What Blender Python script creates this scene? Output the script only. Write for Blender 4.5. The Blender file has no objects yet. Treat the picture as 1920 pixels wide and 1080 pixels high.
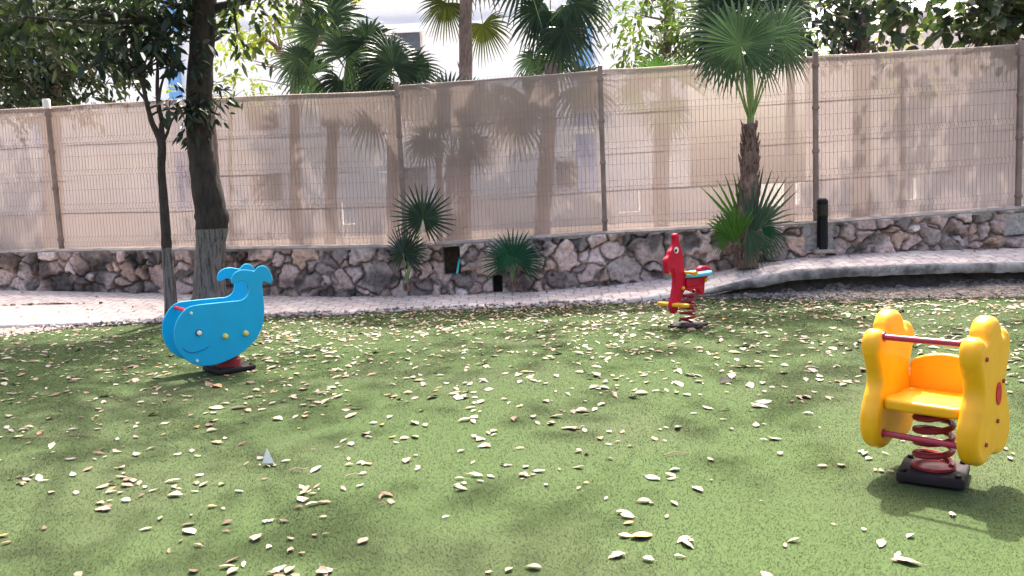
import bpy, bmesh, math, random
import numpy as np
from mathutils import Vector, Matrix

random.seed(7)
rng = np.random.default_rng(7)
SC = bpy.context.scene
COL = SC.collection

# ------------------------------------------------------------------ camera, sky, sun, exposure
F_PX = 1600.0
PITCH = math.atan(176.8 / 1600.0)
ROLL = math.atan(0.0436)
EYE = Vector((0, 0, 1.5))
FWD = Vector((0, math.cos(PITCH), -math.sin(PITCH)))
UP0 = Vector((0, math.sin(PITCH), math.cos(PITCH)))
CX = Vector((1, 0, 0)) * math.cos(ROLL) - UP0 * math.sin(ROLL)
CY = Vector((1, 0, 0)) * math.sin(ROLL) + UP0 * math.cos(ROLL)
cam_data = bpy.data.cameras.new('camera')
cam = bpy.data.objects.new('camera', cam_data)
COL.objects.link(cam)
cam_data.sensor_width = 36
cam_data.lens = 36 * F_PX / 1920
cam_data.clip_start = 0.05
cam_data.clip_end = 2000
m3 = Matrix((CX, CY, -FWD)).transposed()
cam.matrix_world = Matrix.Translation(EYE) @ m3.to_4x4()
SC.camera = cam

SUN_EL, SUN_AZ = math.radians(57), math.radians(12)
SUN_DIR = Vector((math.sin(SUN_AZ) * math.cos(SUN_EL), math.cos(SUN_AZ) * math.cos(SUN_EL), math.sin(SUN_EL)))
world = bpy.data.worlds.new('World')
SC.world = world
world.use_nodes = True
wn = world.node_tree
bg = wn.nodes['Background']
sky = wn.nodes.new('ShaderNodeTexSky')
sky.sky_type = 'NISHITA'
sky.sun_disc = False
sky.sun_elevation = SUN_EL
sky.sun_rotation = SUN_AZ
sky.air_density = 0.8
sky.dust_density = 8.0
sky.ozone_density = 0.3
wn.links.new(sky.outputs[0], bg.inputs[0])
bg.inputs[1].default_value = 0.15
sl = bpy.data.lights.new('sun', 'SUN')
sl.energy = 3.1
sl.angle = math.radians(1.0)
sl.color = (1.0, 0.95, 0.87)
so = bpy.data.objects.new('sun', sl)
COL.objects.link(so)
so.rotation_mode = 'QUATERNION'
so.rotation_quaternion = SUN_DIR.to_track_quat('Z', 'Y')
SC.view_settings.view_transform = 'Standard'
SC.view_settings.look = 'None'
SC.view_settings.gamma = 1
SC.view_settings.exposure = 1.95
SC.cycles.transparent_max_bounces = 24


def ray(px, py):
    return FWD + CX * ((px - 960) / F_PX) - CY * ((py - 540) / F_PX)


def atY(px, py, Y):
    d = ray(px, py)
    return EYE + d * (Y / d.y)


def atZ(px, py, z=0.0):
    d = ray(px, py)
    return EYE + d * ((z - 1.5) / d.z)


def on_plane(px, py, o, n):
    d = ray(px, py)
    return EYE + d * ((o - EYE).dot(n) / d.dot(n))


# ------------------------------------------------------------------ helpers
def tag(o, label=None, cat=None, group=None, kind=None):
    if label: o['label'] = label
    if cat: o['category'] = cat
    if group: o['group'] = group
    if kind: o['kind'] = kind
    return o


def empty(name, loc, rz=0.0):
    o = bpy.data.objects.new(name, None)
    o.empty_display_size = 0.1
    COL.objects.link(o)
    o.location = loc
    o.rotation_euler = (0, 0, rz)
    return o


def link_mesh(name, me, mat=None, parent=None, smooth=True, angle=None):
    if mat is not None:
        for m in (mat if isinstance(mat, (list, tuple)) else [mat]):
            me.materials.append(m)
    if smooth:
        me.polygons.foreach_set('use_smooth', np.ones(len(me.polygons), dtype=bool))
        if angle:
            me.set_sharp_from_angle(angle=math.radians(angle))
    o = bpy.data.objects.new(name, me)
    COL.objects.link(o)
    if parent is not None:
        o.parent = parent
    return o


class MB:
    def __init__(self):
        self.v = []
        self.f = []
        self.mi = []

    def add(self, vs, fs, mi=0):
        b = len(self.v)
        self.v.extend([tuple(p) for p in vs])
        for q in fs:
            self.f.append(tuple(i + b for i in q))
            self.mi.append(mi)

    def tube(self, pts, rad, n=8, cap=True, mi=0, jitter=0.0):
        pts = [Vector(p) for p in pts]
        if not isinstance(rad, (list, tuple)): rad = [rad] * len(pts)
        ref = Vector((0, 0, 1))
        t0 = (pts[1] - pts[0]).normalized()
        if abs(t0.dot(ref)) > 0.9: ref = Vector((1, 0, 0))
        u = (ref - t0 * ref.dot(t0)).normalized()
        vs = []
        for i, p in enumerate(pts):
            if i == 0: t = pts[1] - pts[0]
            elif i == len(pts) - 1: t = pts[-1] - pts[-2]
            else: t = pts[i + 1] - pts[i - 1]
            t.normalize()
            u = (u - t * u.dot(t))
            u.normalize()
            w = t.cross(u)
            for k in range(n):
                a = 2 * math.pi * k / n
                r = rad[i] * (1 + (random.uniform(-jitter, jitter) if jitter else 0))
                vs.append(p + (u * math.cos(a) + w * math.sin(a)) * r)
        fs = []
        for i in range(len(pts) - 1):
            for k in range(n):
                k2 = (k + 1) % n
                fs.append((i * n + k, i * n + k2, (i + 1) * n + k2, (i + 1) * n + k))
        if cap:
            fs.append(tuple(reversed(range(n))))
            fs.append(tuple(range((len(pts) - 1) * n, len(pts) * n)))
        self.add(vs, fs, mi)

    def box(self, c, s, rz=0.0, mi=0):
        c = Vector(c)
        R = Matrix.Rotation(rz, 3, 'Z')
        vs = [c + R @ Vector((x * s[0] / 2, y * s[1] / 2, z * s[2] / 2)) for x in (-1, 1) for y in (-1, 1) for z in (-1, 1)]
        fs = [(0, 1, 3, 2), (4, 6, 7, 5), (0, 4, 5, 1), (2, 3, 7, 6), (0, 2, 6, 4), (1, 5, 7, 3)]
        self.add(vs, fs, mi)

    def lathe(self, prof, n=20, c=(0, 0, 0), mi=0):
        vs = []
        for r, z in prof:
            for k in range(n):
                a = 2 * math.pi * k / n
                vs.append((c[0] + r * math.cos(a), c[1] + r * math.sin(a), c[2] + z))
        fs = []
        for i in range(len(prof) - 1):
            for k in range(n):
                k2 = (k + 1) % n
                fs.append((i * n + k, i * n + k2, (i + 1) * n + k2, (i + 1) * n + k))
        fs.append(tuple(reversed(range(n))))
        fs.append(tuple(range((len(prof) - 1) * n, len(prof) * n)))
        self.add(vs, fs, mi)

    def build(self, name, mat, parent=None, origin=(0, 0, 0), smooth=True, angle=40, bevel=0.0):
        me = bpy.data.meshes.new(name)
        o = Vector(origin)
        me.from_pydata([tuple(Vector(p) - o) for p in self.v], [], self.f)
        if any(self.mi):
            me.polygons.foreach_set('material_index', self.mi)
        if bevel > 0:
            bm = bmesh.new()
            bm.from_mesh(me)
            bmesh.ops.recalc_face_normals(bm, faces=bm.faces)
            bmesh.ops.bevel(bm, geom=list(bm.edges), offset=bevel, segments=3, affect='EDGES', profile=0.5)
            bm.to_mesh(me)
            bm.free()
        me.update()
        ob = link_mesh(name, me, mat, parent, smooth, angle)
        if parent is None:
            ob.location = o
        return ob


def np_mesh(name, V, quads=None, tris=None):
    me = bpy.data.meshes.new(name)
    V = np.asarray(V, dtype=np.float32)
    me.vertices.add(len(V))
    me.vertices.foreach_set('co', V.ravel())
    faces = quads if quads is not None else tris
    k = faces.shape[1]
    me.loops.add(faces.size)
    me.loops.foreach_set('vertex_index', faces.astype(np.int32).ravel())
    me.polygons.add(len(faces))
    me.polygons.foreach_set('loop_start', np.arange(0, faces.size, k, dtype=np.int32))
    me.update(calc_edges=True)
    me.validate()
    return me


def curve_plate(pts, extrude, bevel, res=6, bres=4, closed_auto=True, holes=()):
    """Smooth closed outline in (x, y) turned into a thick plate with rounded edges (thickness along z)."""
    cu = bpy.data.curves.new('outline', 'CURVE')
    cu.dimensions = '2D'
    cu.fill_mode = 'BOTH'
    cu.resolution_u = res
    cu.extrude = extrude
    cu.bevel_depth = bevel
    cu.bevel_resolution = bres
    cu.offset = -bevel
    for P in [pts] + list(holes):
        s = cu.splines.new('BEZIER')
        s.bezier_points.add(len(P) - 1)
        for b, p in zip(s.bezier_points, P):
            b.co = (p[0], p[1], 0)
            b.handle_left_type = b.handle_right_type = 'AUTO'
        s.use_cyclic_u = True
    o = bpy.data.objects.new('outline', cu)
    COL.objects.link(o)
    bpy.context.view_layer.update()
    dg = bpy.context.evaluated_depsgraph_get()
    me = bpy.data.meshes.new_from_object(o.evaluated_get(dg))
    bpy.data.objects.remove(o)
    bpy.data.curves.remove(cu)
    me.materials.clear()
    return me


def noise1(n, scale, seed):
    """smooth 1D noise, n samples, about `scale` samples per feature"""
    r = np.random.default_rng(seed)
    k = int(n / scale) + 3
    g = r.uniform(-1, 1, k)
    x = np.arange(n) / scale
    i = x.astype(int)
    f = x - i
    f = f * f * (3 - 2 * f)
    return g[i] * (1 - f) + g[i + 1] * f


def noise2(x, y, seed):
    """value noise at world coordinates"""
    r = np.random.default_rng(seed)
    T = r.uniform(-1, 1, (256, 256))
    xi = np.floor(x).astype(int)
    yi = np.floor(y).astype(int)
    fx = x - xi
    fy = y - yi
    fx = fx * fx * (3 - 2 * fx)
    fy = fy * fy * (3 - 2 * fy)
    g = lambda a, b: T[a % 256, b % 256]
    return (g(xi, yi) * (1 - fx) + g(xi + 1, yi) * fx) * (1 - fy) + (g(xi, yi + 1) * (1 - fx) + g(xi + 1, yi + 1) * fx) * fy


# ------------------------------------------------------------------ materials
def new_mat(name):
    m = bpy.data.materials.new(name)
    m.use_nodes = True
    nt = m.node_tree
    return m, nt, nt.nodes, nt.links, nt.nodes['Principled BSDF']


def ramp(N, stops):
    r = N.new('ShaderNodeValToRGB')
    e = r.color_ramp.elements
    while len(e) < len(stops): e.new(0.5)
    for k, (p, c) in enumerate(stops):
        e[k].position = p
        e[k].color = (c[0], c[1], c[2], 1)
    return r


def noise_node(N, L, scale, detail=4, rough=0.6, coord=None, distort=0.0):
    t = N.new('ShaderNodeTexNoise')
    t.inputs['Scale'].default_value = scale
    t.inputs['Detail'].default_value = detail
    t.inputs['Roughness'].default_value = rough
    t.inputs['Distortion'].default_value = distort
    if coord is not None: L.new(coord, t.inputs['Vector'])
    return t


def mixc(N, L, fac, a, b, blend='MIX'):
    m = N.new('ShaderNodeMix')
    m.data_type = 'RGBA'
    m.blend_type = blend
    for s, v in ((m.inputs[0], fac), (m.inputs[6], a), (m.inputs[7], b)):
        if hasattr(v, 'is_linked'):
            L.new(v, s)
        elif isinstance(v, (int, float)):
            s.default_value = v
        else:
            s.default_value = (v[0], v[1], v[2], 1)
    return m.outputs[2]


def bump(N, L, h, bsdf, strength=0.4, dist=0.02):
    b = N.new('ShaderNodeBump')
    b.inputs['Strength'].default_value = strength
    b.inputs['Distance'].default_value = dist
    L.new(h, b.inputs['Height'])
    L.new(b.outputs[0], bsdf.inputs['Normal'])


def obj_coord(N):
    return N.new('ShaderNodeTexCoord').outputs['Object']


def geo_pos(N):
    return N.new('ShaderNodeNewGeometry').outputs['Position']


def plastic(name, col, rough=0.4, var=0.12, dirt=(0.3, 0.26, 0.2), dirt_amt=0.22, spec=0.4):
    m, nt, N, L, B = new_mat(name)
    c = obj_coord(N)
    n1 = noise_node(N, L, 6, 5, 0.6, c)
    r1 = ramp(N, [(0.3, [x * (1 - var) for x in col]), (0.7, [min(1, x * (1 + var)) for x in col])])
    L.new(n1.outputs[0], r1.inputs[0])
    n2 = noise_node(N, L, 14, 6, 0.7, c)
    r2 = ramp(N, [(0.55, (0, 0, 0)), (0.85, (dirt_amt, dirt_amt, dirt_amt))])
    L.new(n2.outputs[0], r2.inputs[0])
    L.new(mixc(N, L, r2.outputs[0], r1.outputs[0], dirt), B.inputs['Base Color'])
    rr = ramp(N, [(0.3, [rough * 0.8] * 3), (0.7, [min(1, rough * 1.35)] * 3)])
    L.new(n2.outputs[0], rr.inputs[0])
    L.new(rr.outputs[0], B.inputs['Roughness'])
    B.inputs['Specular IOR Level'].default_value = spec
    n3 = noise_node(N, L, 160, 3, 0.6, c)
    bump(N, L, n3.outputs[0], B, 0.06, 0.004)
    return m


def leafy(name, cols, trans=0.4, rough=0.45, gloss=0.08, tcol_boost=1.3, tint=(1.1, 1.2, 0.5)):
    """leaf material: colour per leaf, light passes through"""
    m, nt, N, L, B = new_mat(name)
    g = N.new('ShaderNodeNewGeometry')
    stops = [(i / max(1, len(cols) - 1), c) for i, c in enumerate(cols)]
    r = ramp(N, stops)
    L.new(g.outputs['Random Per Island'], r.inputs[0])
    n = noise_node(N, L, 1.3, 3, 0.5, geo_pos(N))
    rb = ramp(N, [(0.3, (0.65, 0.65, 0.65)), (0.7, (1.3, 1.3, 1.2))])
    L.new(n.outputs[0], rb.inputs[0])
    c = mixc(N, L, 1.0, r.outputs[0], rb.outputs[0], 'MULTIPLY')
    L.new(c, B.inputs['Base Color'])
    B.inputs['Roughness'].default_value = rough
    B.inputs['Specular IOR Level'].default_value = 0.35
    t = N.new('ShaderNodeBsdfTranslucent')
    c2 = mixc(N, L, 1.0, c, (tcol_boost * tint[0], tcol_boost * tint[1], tcol_boost * tint[2]), 'MULTIPLY')
    L.new(c2, t.inputs[0])
    mx = N.new('ShaderNodeMixShader')
    mx.inputs[0].default_value = trans
    L.new(B.outputs[0], mx.inputs[1])
    L.new(t.outputs[0], mx.inputs[2])
    L.new(mx.outputs[0], N['Material Output'].inputs[0])
    return m


def bark(name, dark, light, wash=None, wash_h=0.9, scale=9, band=0.04):
    m, nt, N, L, B = new_mat(name)
    c = obj_coord(N)
    mp = N.new('ShaderNodeMapping')
    mp.inputs['Scale'].default_value = (1, 1, 0.22)
    L.new(c, mp.inputs[0])
    n = noise_node(N, L, scale * 2.2, 8, 0.7, mp.outputs[0], 0.4)
    r = ramp(N, [(0.35, dark), (0.62, light)])
    L.new(n.outputs[0], r.inputs[0])
    n2 = noise_node(N, L, 3, 4, 0.6, c)
    r2 = ramp(N, [(0.5, (0, 0, 0)), (0.72, (0.55, 0.55, 0.55))])
    L.new(n2.outputs[0], r2.inputs[0])
    col = mixc(N, L, r2.outputs[0], r.outputs[0], [x * 1.5 for x in light])
    if wash:
        sx = N.new('ShaderNodeSeparateXYZ')
        L.new(c, sx.inputs[0])
        nn = noise_node(N, L, 12, 3, 0.5, c)
        ad = N.new('ShaderNodeMath'); ad.operation = 'MULTIPLY_ADD'
        L.new(nn.outputs[0], ad.inputs[0]); ad.inputs[1].default_value = band; L.new(sx.outputs[2], ad.inputs[2])
        lt = N.new('ShaderNodeMath'); lt.operation = 'LESS_THAN'
        L.new(ad.outputs[0], lt.inputs[0]); lt.inputs[1].default_value = wash_h
        mp2 = N.new('ShaderNodeMapping'); mp2.inputs['Scale'].default_value = (1, 1, 0.1)
        L.new(c, mp2.inputs[0])
        n4 = noise_node(N, L, 30, 4, 0.7, mp2.outputs[0])
        rw = ramp(N, [(0.40, [x * 0.22 for x in wash]), (0.5, [x * 0.7 for x in wash]), (0.68, wash)])
        L.new(n4.outputs[0], rw.inputs[0])
        col = mixc(N, L, lt.outputs[0], col, rw.outputs[0])
    L.new(col, B.inputs['Base Color'])
    B.inputs['Roughness'].default_value = 0.9
    bump(N, L, n.outputs[0], B, 0.9, 0.03)
    return m


def simple(name, col, rough=0.7, var=0.2, scale=8, metal=0.0, bmp=0.2, bscale=60, spec=0.4):
    m, nt, N, L, B = new_mat(name)
    c = obj_coord(N)
    n = noise_node(N, L, scale, 6, 0.65, c)
    r = ramp(N, [(0.3, [x * (1 - var) for x in col]), (0.7, [min(1, x * (1 + var)) for x in col])])
    L.new(n.outputs[0], r.inputs[0])
    L.new(r.outputs[0], B.inputs['Base Color'])
    B.inputs['Roughness'].default_value = rough
    B.inputs['Metallic'].default_value = metal
    B.inputs['Specular IOR Level'].default_value = spec
    n2 = noise_node(N, L, bscale, 4, 0.6, c)
    bump(N, L, n2.outputs[0], B, bmp, 0.01)
    return m


def turf_ground_mat():
    m, nt, N, L, B = new_mat('turf_backing')
    p = geo_pos(N)
    n = noise_node(N, L, 40, 6, 0.7, p)
    r = ramp(N, [(0.3, (0.046, 0.073, 0.025)), (0.6, (0.061, 0.092, 0.033)), (0.8, (0.085, 0.107, 0.047))])
    L.new(n.outputs[0], r.inputs[0])
    nb = noise_node(N, L, 0.55, 3, 0.5, p)
    rb = ramp(N, [(0.45, (0, 0, 0)), (0.7, (0.6, 0.6, 0.6))])
    L.new(nb.outputs[0], rb.inputs[0])
    L.new(mixc(N, L, rb.outputs[0], r.outputs[0], (0.075, 0.085, 0.045)), B.inputs['Base Color'])
    B.inputs['Roughness'].default_value = 0.9
    B.inputs['Specular IOR Level'].default_value = 0.08
    bump(N, L, n.outputs[0], B, 0.3, 0.01)
    return m


def grass_mat():
    m, nt, N, L, B = new_mat('turf_fibre')
    g = N.new('ShaderNodeNewGeometry')
    r = ramp(N, [(0.0, (0.038, 0.061, 0.022)), (0.35, (0.053, 0.079, 0.032)), (0.75, (0.068, 0.093, 0.043)), (0.93, (0.097, 0.111, 0.062)), (1.0, (0.15, 0.138, 0.09))])
    L.new(g.outputs['Random Per Island'], r.inputs[0])
    # dense pile: shade it mostly like the carpet surface
    va = N.new('ShaderNodeVectorMath'); va.operation = 'MULTIPLY_ADD'
    L.new(g.outputs['Normal'], va.inputs[0]); va.inputs[1].default_value = (0.4, 0.4, 0.4); va.inputs[2].default_value = (0, 0, 1)
    vn = N.new('ShaderNodeVectorMath'); vn.operation = 'NORMALIZE'
    L.new(va.outputs[0], vn.inputs[0]); L.new(vn.outputs[0], B.inputs['Normal'])
    # worn, greyer patches of the carpet
    at = N.new('ShaderNodeAttribute'); at.attribute_name = 'wear'
    nm = noise_node(N, L, 0.9, 4, 0.55, g.outputs['Position'])
    rm = ramp(N, [(0.32, (0.72, 0.76, 0.72)), (0.68, (1.22, 1.18, 1.2))])
    L.new(nm.outputs[0], rm.inputs[0])
    c = mixc(N, L, at.outputs['Fac'], mixc(N, L, 1.0, r.outputs[0], rm.outputs[0], 'MULTIPLY'), (0.090, 0.083, 0.060))
    L.new(c, B.inputs['Base Color'])
    B.inputs['Roughness'].default_value = 0.8
    B.inputs['Specular IOR Level'].default_value = 0.08
    t = N.new('ShaderNodeBsdfTranslucent')
    L.new(c, t.inputs[0])
    mx = N.new('ShaderNodeMixShader'); mx.inputs[0].default_value = 0.5
    L.new(B.outputs[0], mx.inputs[1]); L.new(t.outputs[0], mx.inputs[2])
    L.new(mx.outputs[0], N['Material Output'].inputs[0])
    return m


def ground_mat():
    m, nt, N, L, B = new_mat('gravel_soil')
    p = geo_pos(N)
    v = N.new('ShaderNodeTexVoronoi'); v.inputs['Scale'].default_value = 26
    L.new(p, v.inputs['Vector'])
    r = ramp(N, [(0.0, (0.10, 0.08, 0.065)), (0.45, (0.26, 0.22, 0.19)), (1.0, (0.42, 0.37, 0.33))])
    sv = N.new('ShaderNodeSeparateColor'); L.new(v.outputs['Color'], sv.inputs[0])
    L.new(sv.outputs[0], r.inputs[0])
    n = noise_node(N, L, 2.0, 5, 0.6, p)
    rn = ramp(N, [(0.4, (0.55, 0.5, 0.45)), (0.65, (1.1, 1.05, 1.0))])
    L.new(n.outputs[0], rn.inputs[0])
    near = mixc(N, L, 1.0, r.outputs[0], rn.outputs[0], 'MULTIPLY')
    # pale dusty street beyond the fence
    sx = N.new('ShaderNodeSeparateXYZ'); L.new(p, sx.inputs[0])
    gt = N.new('ShaderNodeMath'); gt.operation = 'GREATER_THAN'; L.new(sx.outputs[1], gt.inputs[0]); gt.inputs[1].default_value = 25.2
    g2 = N.new('ShaderNodeMath'); g2.operation = 'GREATER_THAN'; L.new(sx.outputs[1], g2.inputs[0]); g2.inputs[1].default_value = 14.6
    near = mixc(N, L, g2.outputs[0], near, mixc(N, L, rn.outputs[0], (0.12, 0.09, 0.07), (0.22, 0.175, 0.14)))
    L.new(mixc(N, L, gt.outputs[0], near, (0.55, 0.52, 0.48)), B.inputs['Base Color'])
    B.inputs['Roughness'].default_value = 0.95
    bump(N, L, v.outputs['Distance'], B, 0.7, 0.03)
    return m


def paver_mat():
    m, nt, N, L, B = new_mat('pink_pavers')
    p = geo_pos(N)
    nd = noise_node(N, L, 1.5, 2, 0.5, p)
    mp = N.new('ShaderNodeMapping'); mp.inputs['Rotation'].default_value = (0, 0, 0.5)
    L.new(p, mp.inputs[0])
    # scallop courses: wave the coordinate so that joints read as arcs
    sx = N.new('ShaderNodeSeparateXYZ'); L.new(p, sx.inputs[0])
    sn = N.new('ShaderNodeMath'); sn.operation = 'SINE'
    mu = N.new('ShaderNodeMath'); mu.operation = 'MULTIPLY'; L.new(sx.outputs[0], mu.inputs[0]); mu.inputs[1].default_value = 26
    L.new(mu.outputs[0], sn.inputs[0])
    ma = N.new('ShaderNodeMath'); ma.operation = 'MULTIPLY_ADD'; L.new(sn.outputs[0], ma.inputs[0]); ma.inputs[1].default_value = 0.05; L.new(sx.outputs[1], ma.inputs[2])
    cb = N.new('ShaderNodeCombineXYZ'); L.new(sx.outputs[0], cb.inputs[0]); L.new(ma.outputs[0], cb.inputs[1])
    b = N.new('ShaderNodeTexBrick')
    L.new(cb.outputs[0], b.inputs['Vector'])
    b.inputs['Scale'].default_value = 1.0
    b.inputs['Brick Width'].default_value = 0.242
    b.inputs['Row Height'].default_value = 0.20
    b.inputs['Mortar Size'].default_value = 0.012
    b.inputs['Mortar Smooth'].default_value = 0.3
    b.inputs['Color1'].default_value = (0.68, 0.57, 0.53, 1)
    b.inputs['Color2'].default_value = (0.76, 0.66, 0.61, 1)
    b.inputs['Mortar'].default_value = (0.42, 0.335, 0.31, 1)
    n = noise_node(N, L, 7, 6, 0.7, p)
    rn = ramp(N, [(0.3, (0.7, 0.68, 0.66)), (0.65, (1.1, 1.1, 1.1))])
    L.new(n.outputs[0], rn.inputs[0])
    L.new(mixc(N, L, 1.0, b.outputs[0], rn.outputs[0], 'MULTIPLY'), B.inputs['Base Color'])
    B.inputs['Roughness'].default_value = 0.85
    bump(N, L, n.outputs[0], B, 0.35, 0.02)
    return m


def concrete_mat(name, col, stain=(0.06, 0.06, 0.045), amt=0.85, lo=0.42, hi=0.6, scale=2.2):
    m, nt, N, L, B = new_mat(name)
    p = geo_pos(N)
    n = noise_node(N, L, 18, 7, 0.7, p)
    r = ramp(N, [(0.3, [x * 0.75 for x in col]), (0.7, [x * 1.15 for x in col])])
    L.new(n.outputs[0], r.inputs[0])
    n2 = noise_node(N, L, scale, 6, 0.7, p)
    r2 = ramp(N, [(lo, (0, 0, 0)), (hi, (amt, amt, amt))])
    L.new(n2.outputs[0], r2.inputs[0])
    L.new(mixc(N, L, r2.outputs[0], r.outputs[0], stain), B.inputs['Base Color'])
    B.inputs['Roughness'].default_value = 0.92
    bump(N, L, n.outputs[0], B, 0.5, 0.02)
    return m


def stone_mat():
    m, nt, N, L, B = new_mat('rubble_stone')
    at = N.new('ShaderNodeAttribute'); at.attribute_name = 'stone'
    p = geo_pos(N)
    n = noise_node(N, L, 16, 7, 0.72, p)
    r = ramp(N, [(0.3, (0.38, 0.36, 0.35)), (0.48, (0.92, 0.9, 0.88)), (0.7, (1.35, 1.32, 1.3))])
    L.new(n.outputs[0], r.inputs[0])
    L.new(mixc(N, L, 1.0, at.outputs['Color'], r.outputs[0], 'MULTIPLY'), B.inputs['Base Color'])
    B.inputs['Roughness'].default_value = 0.95
    n2 = noise_node(N, L, 45, 5, 0.7, p)
    bump(N, L, n2.outputs[0], B, 0.8, 0.02)
    return m


def cloth_mat():
    m, nt, N, L, B = new_mat('shade_cloth')
    p = geo_pos(N)
    n = noise_node(N, L, 1.2, 5, 0.6, p)
    r = ramp(N, [(0.3, (0.30, 0.245, 0.227)), (0.7, (0.355, 0.297, 0.277))])
    L.new(n.outputs[0], r.inputs[0])
    L.new(r.outputs[0], B.inputs['Base Color'])
    B.inputs['Roughness'].default_value = 0.9
    B.inputs['Specular IOR Level'].default_value = 0.1
    t = N.new('ShaderNodeBsdfTranslucent')
    L.new(mixc(N, L, 1.0, r.outputs[0], (1.0, 0.95, 0.92), 'MULTIPLY'), t.inputs[0])
    m1 = N.new('ShaderNodeMixShader'); m1.inputs[0].default_value = 0.30
    L.new(B.outputs[0], m1.inputs[1]); L.new(t.outputs[0], m1.inputs[2])
    tr = N.new('ShaderNodeBsdfTransparent')
    m2 = N.new('ShaderNodeMixShader')
    n2 = noise_node(N, L, 0.7, 3, 0.5, p)
    r2 = ramp(N, [(0.3, (0.11, 0.11, 0.11)), (0.7, (0.20, 0.20, 0.20))])
    L.new(n2.outputs[0], r2.inputs[0])
    L.new(r2.outputs[0], m2.inputs[0])
    L.new(m1.outputs[0], m2.inputs[1]); L.new(tr.outputs[0], m2.inputs[2])
    L.new(m2.outputs[0], N['Material Output'].inputs[0])
    return m


M = {}
M['turf'] = turf_ground_mat()
M['grass'] = grass_mat()
M['ground'] = ground_mat()
M['paver'] = paver_mat()
M['kerb'] = concrete_mat('old_kerb_concrete', (0.40, 0.36, 0.335), (0.06, 0.056, 0.048), 0.8, 0.42, 0.6, 3.0)
M['soil'] = simple('undercut_shadow_soil', (0.055, 0.047, 0.04), 0.95, 0.5, 12, bmp=0.8)  # near-black: the undercut's shadow is painted into this earth; the black leaf borrows it
M['coping'] = concrete_mat('coping_concrete', (0.40, 0.345, 0.315), (0.14, 0.115, 0.10), 0.6, 0.42, 0.66, 4.0)
M['stone'] = stone_mat()
M['cloth'] = cloth_mat()
m, nt, N, L, B = new_mat('gravel_stone')
_g = N.new('ShaderNodeNewGeometry')
_r = ramp(N, [(0, (0.12, 0.095, 0.085)), (0.5, (0.30, 0.25, 0.23)), (1, (0.48, 0.41, 0.38))])
L.new(_g.outputs['Random Per Island'], _r.inputs[0]); L.new(_r.outputs[0], B.inputs['Base Color'])
B.inputs['Roughness'].default_value = 0.95
M['gravel'] = m
M['wire'] = simple('fence_wire', (0.22, 0.165, 0.14), 0.6, 0.15)
M['post'] = simple('fence_post', (0.24, 0.175, 0.15), 0.65, 0.3, 5)
M['white_cap'] = simple('white_paint', (0.8, 0.78, 0.75), 0.6, 0.05)
M['blue'] = plastic('blue_board', (0.0, 0.37, 0.64), 0.42, 0.05, (0.2, 0.3, 0.36), 0.12)
M['blue_edge'] = plastic('blue_board_edge', (0.03, 0.44, 0.70), 0.5, 0.06, (0.3, 0.35, 0.38), 0.12)
M['blue_groove'] = plastic('blue_groove', (0.0, 0.17, 0.38), 0.6)
M['yellow'] = plastic('yellow_plastic', (0.83, 0.39, 0.006), 0.36, 0.06, (0.5, 0.33, 0.10), 0.3)
M['orange'] = plastic('amber_plastic', (0.80, 0.36, 0.01), 0.4, 0.06)
M['red'] = plastic('red_board', (0.52, 0.004, 0.028), 0.45, 0.08, (0.35, 0.06, 0.06), 0.12, 0.25)
M['red_metal'] = plastic('red_painted_steel', (0.30, 0.02, 0.03), 0.4, 0.2, (0.2, 0.07, 0.05), 0.5)
M['pink_metal'] = plastic('faded_red_bar', (0.36, 0.03, 0.06), 0.3, 0.15, (0.4, 0.2, 0.2), 0.3)
M['rubber'] = plastic('black_rubber', (0.024, 0.017, 0.018), 0.7, 0.3, (0.10, 0.075, 0.065), 0.5, 0.25)
M['sky_blue'] = plastic('light_blue_board', (0.10, 0.50, 0.70), 0.4, 0.06)
M['knob'] = plastic('knob_yellow', (0.75, 0.62, 0.12), 0.35, 0.05)
M['white'] = plastic('white_plastic', (0.80, 0.80, 0.76), 0.4, 0.04)
M['paper'] = simple('paper', (0.88, 0.85, 0.79), 0.8, 0.03)
M['black'] = plastic('black_paint', (0.005, 0.005, 0.005), 0.35, 0.2, (0.03, 0.03, 0.03), 0.2, 0.2)
M['dark_glass'] = plastic('smoked_diffuser', (0.014, 0.014, 0.013), 0.25, 0.2, (0.05, 0.05, 0.05), 0.2, 0.3)
M['bark_big'] = bark('dark_bark', (0.010, 0.0075, 0.006), (0.046, 0.034, 0.027), (0.22, 0.20, 0.185), 1.02)
M['bark_thin'] = bark('thin_dark_bark', (0.014, 0.010, 0.008), (0.055, 0.039, 0.032), (0.22, 0.195, 0.18), 0.93, 14)
M['bark_pink'] = bark('reddish_bark', (0.10, 0.06, 0.05), (0.28, 0.19, 0.16))
M['bark_grey'] = bark('grey_bark', (0.07, 0.055, 0.045), (0.2, 0.16, 0.14))
M['palm_bark'] = bark('palm_fibre', (0.06, 0.032, 0.025), (0.30, 0.19, 0.155), None, 0, 20)
M['palm_bark_grey'] = bark('palm_trunk_grey', (0.13, 0.09, 0.075), (0.32, 0.24, 0.21), None, 0, 14)
M['leaf_dark'] = leafy('dark_leaves', [(0.014, 0.027, 0.016), (0.026, 0.047, 0.022), (0.042, 0.066, 0.03), (0.066, 0.094, 0.036)], 0.24, tint=(1.0, 1.1, 0.5))
M['leaf_deep'] = leafy('deep_green_leaves', [(0.009, 0.020, 0.014), (0.016, 0.032, 0.02), (0.026, 0.046, 0.024)], 0.14, tint=(1.0, 1.05, 0.6))
M['leaf_mid'] = leafy('mid_green_leaves', [(0.035, 0.065, 0.018), (0.06, 0.10, 0.025), (0.085, 0.13, 0.035), (0.12, 0.15, 0.045)], 0.35)
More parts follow.
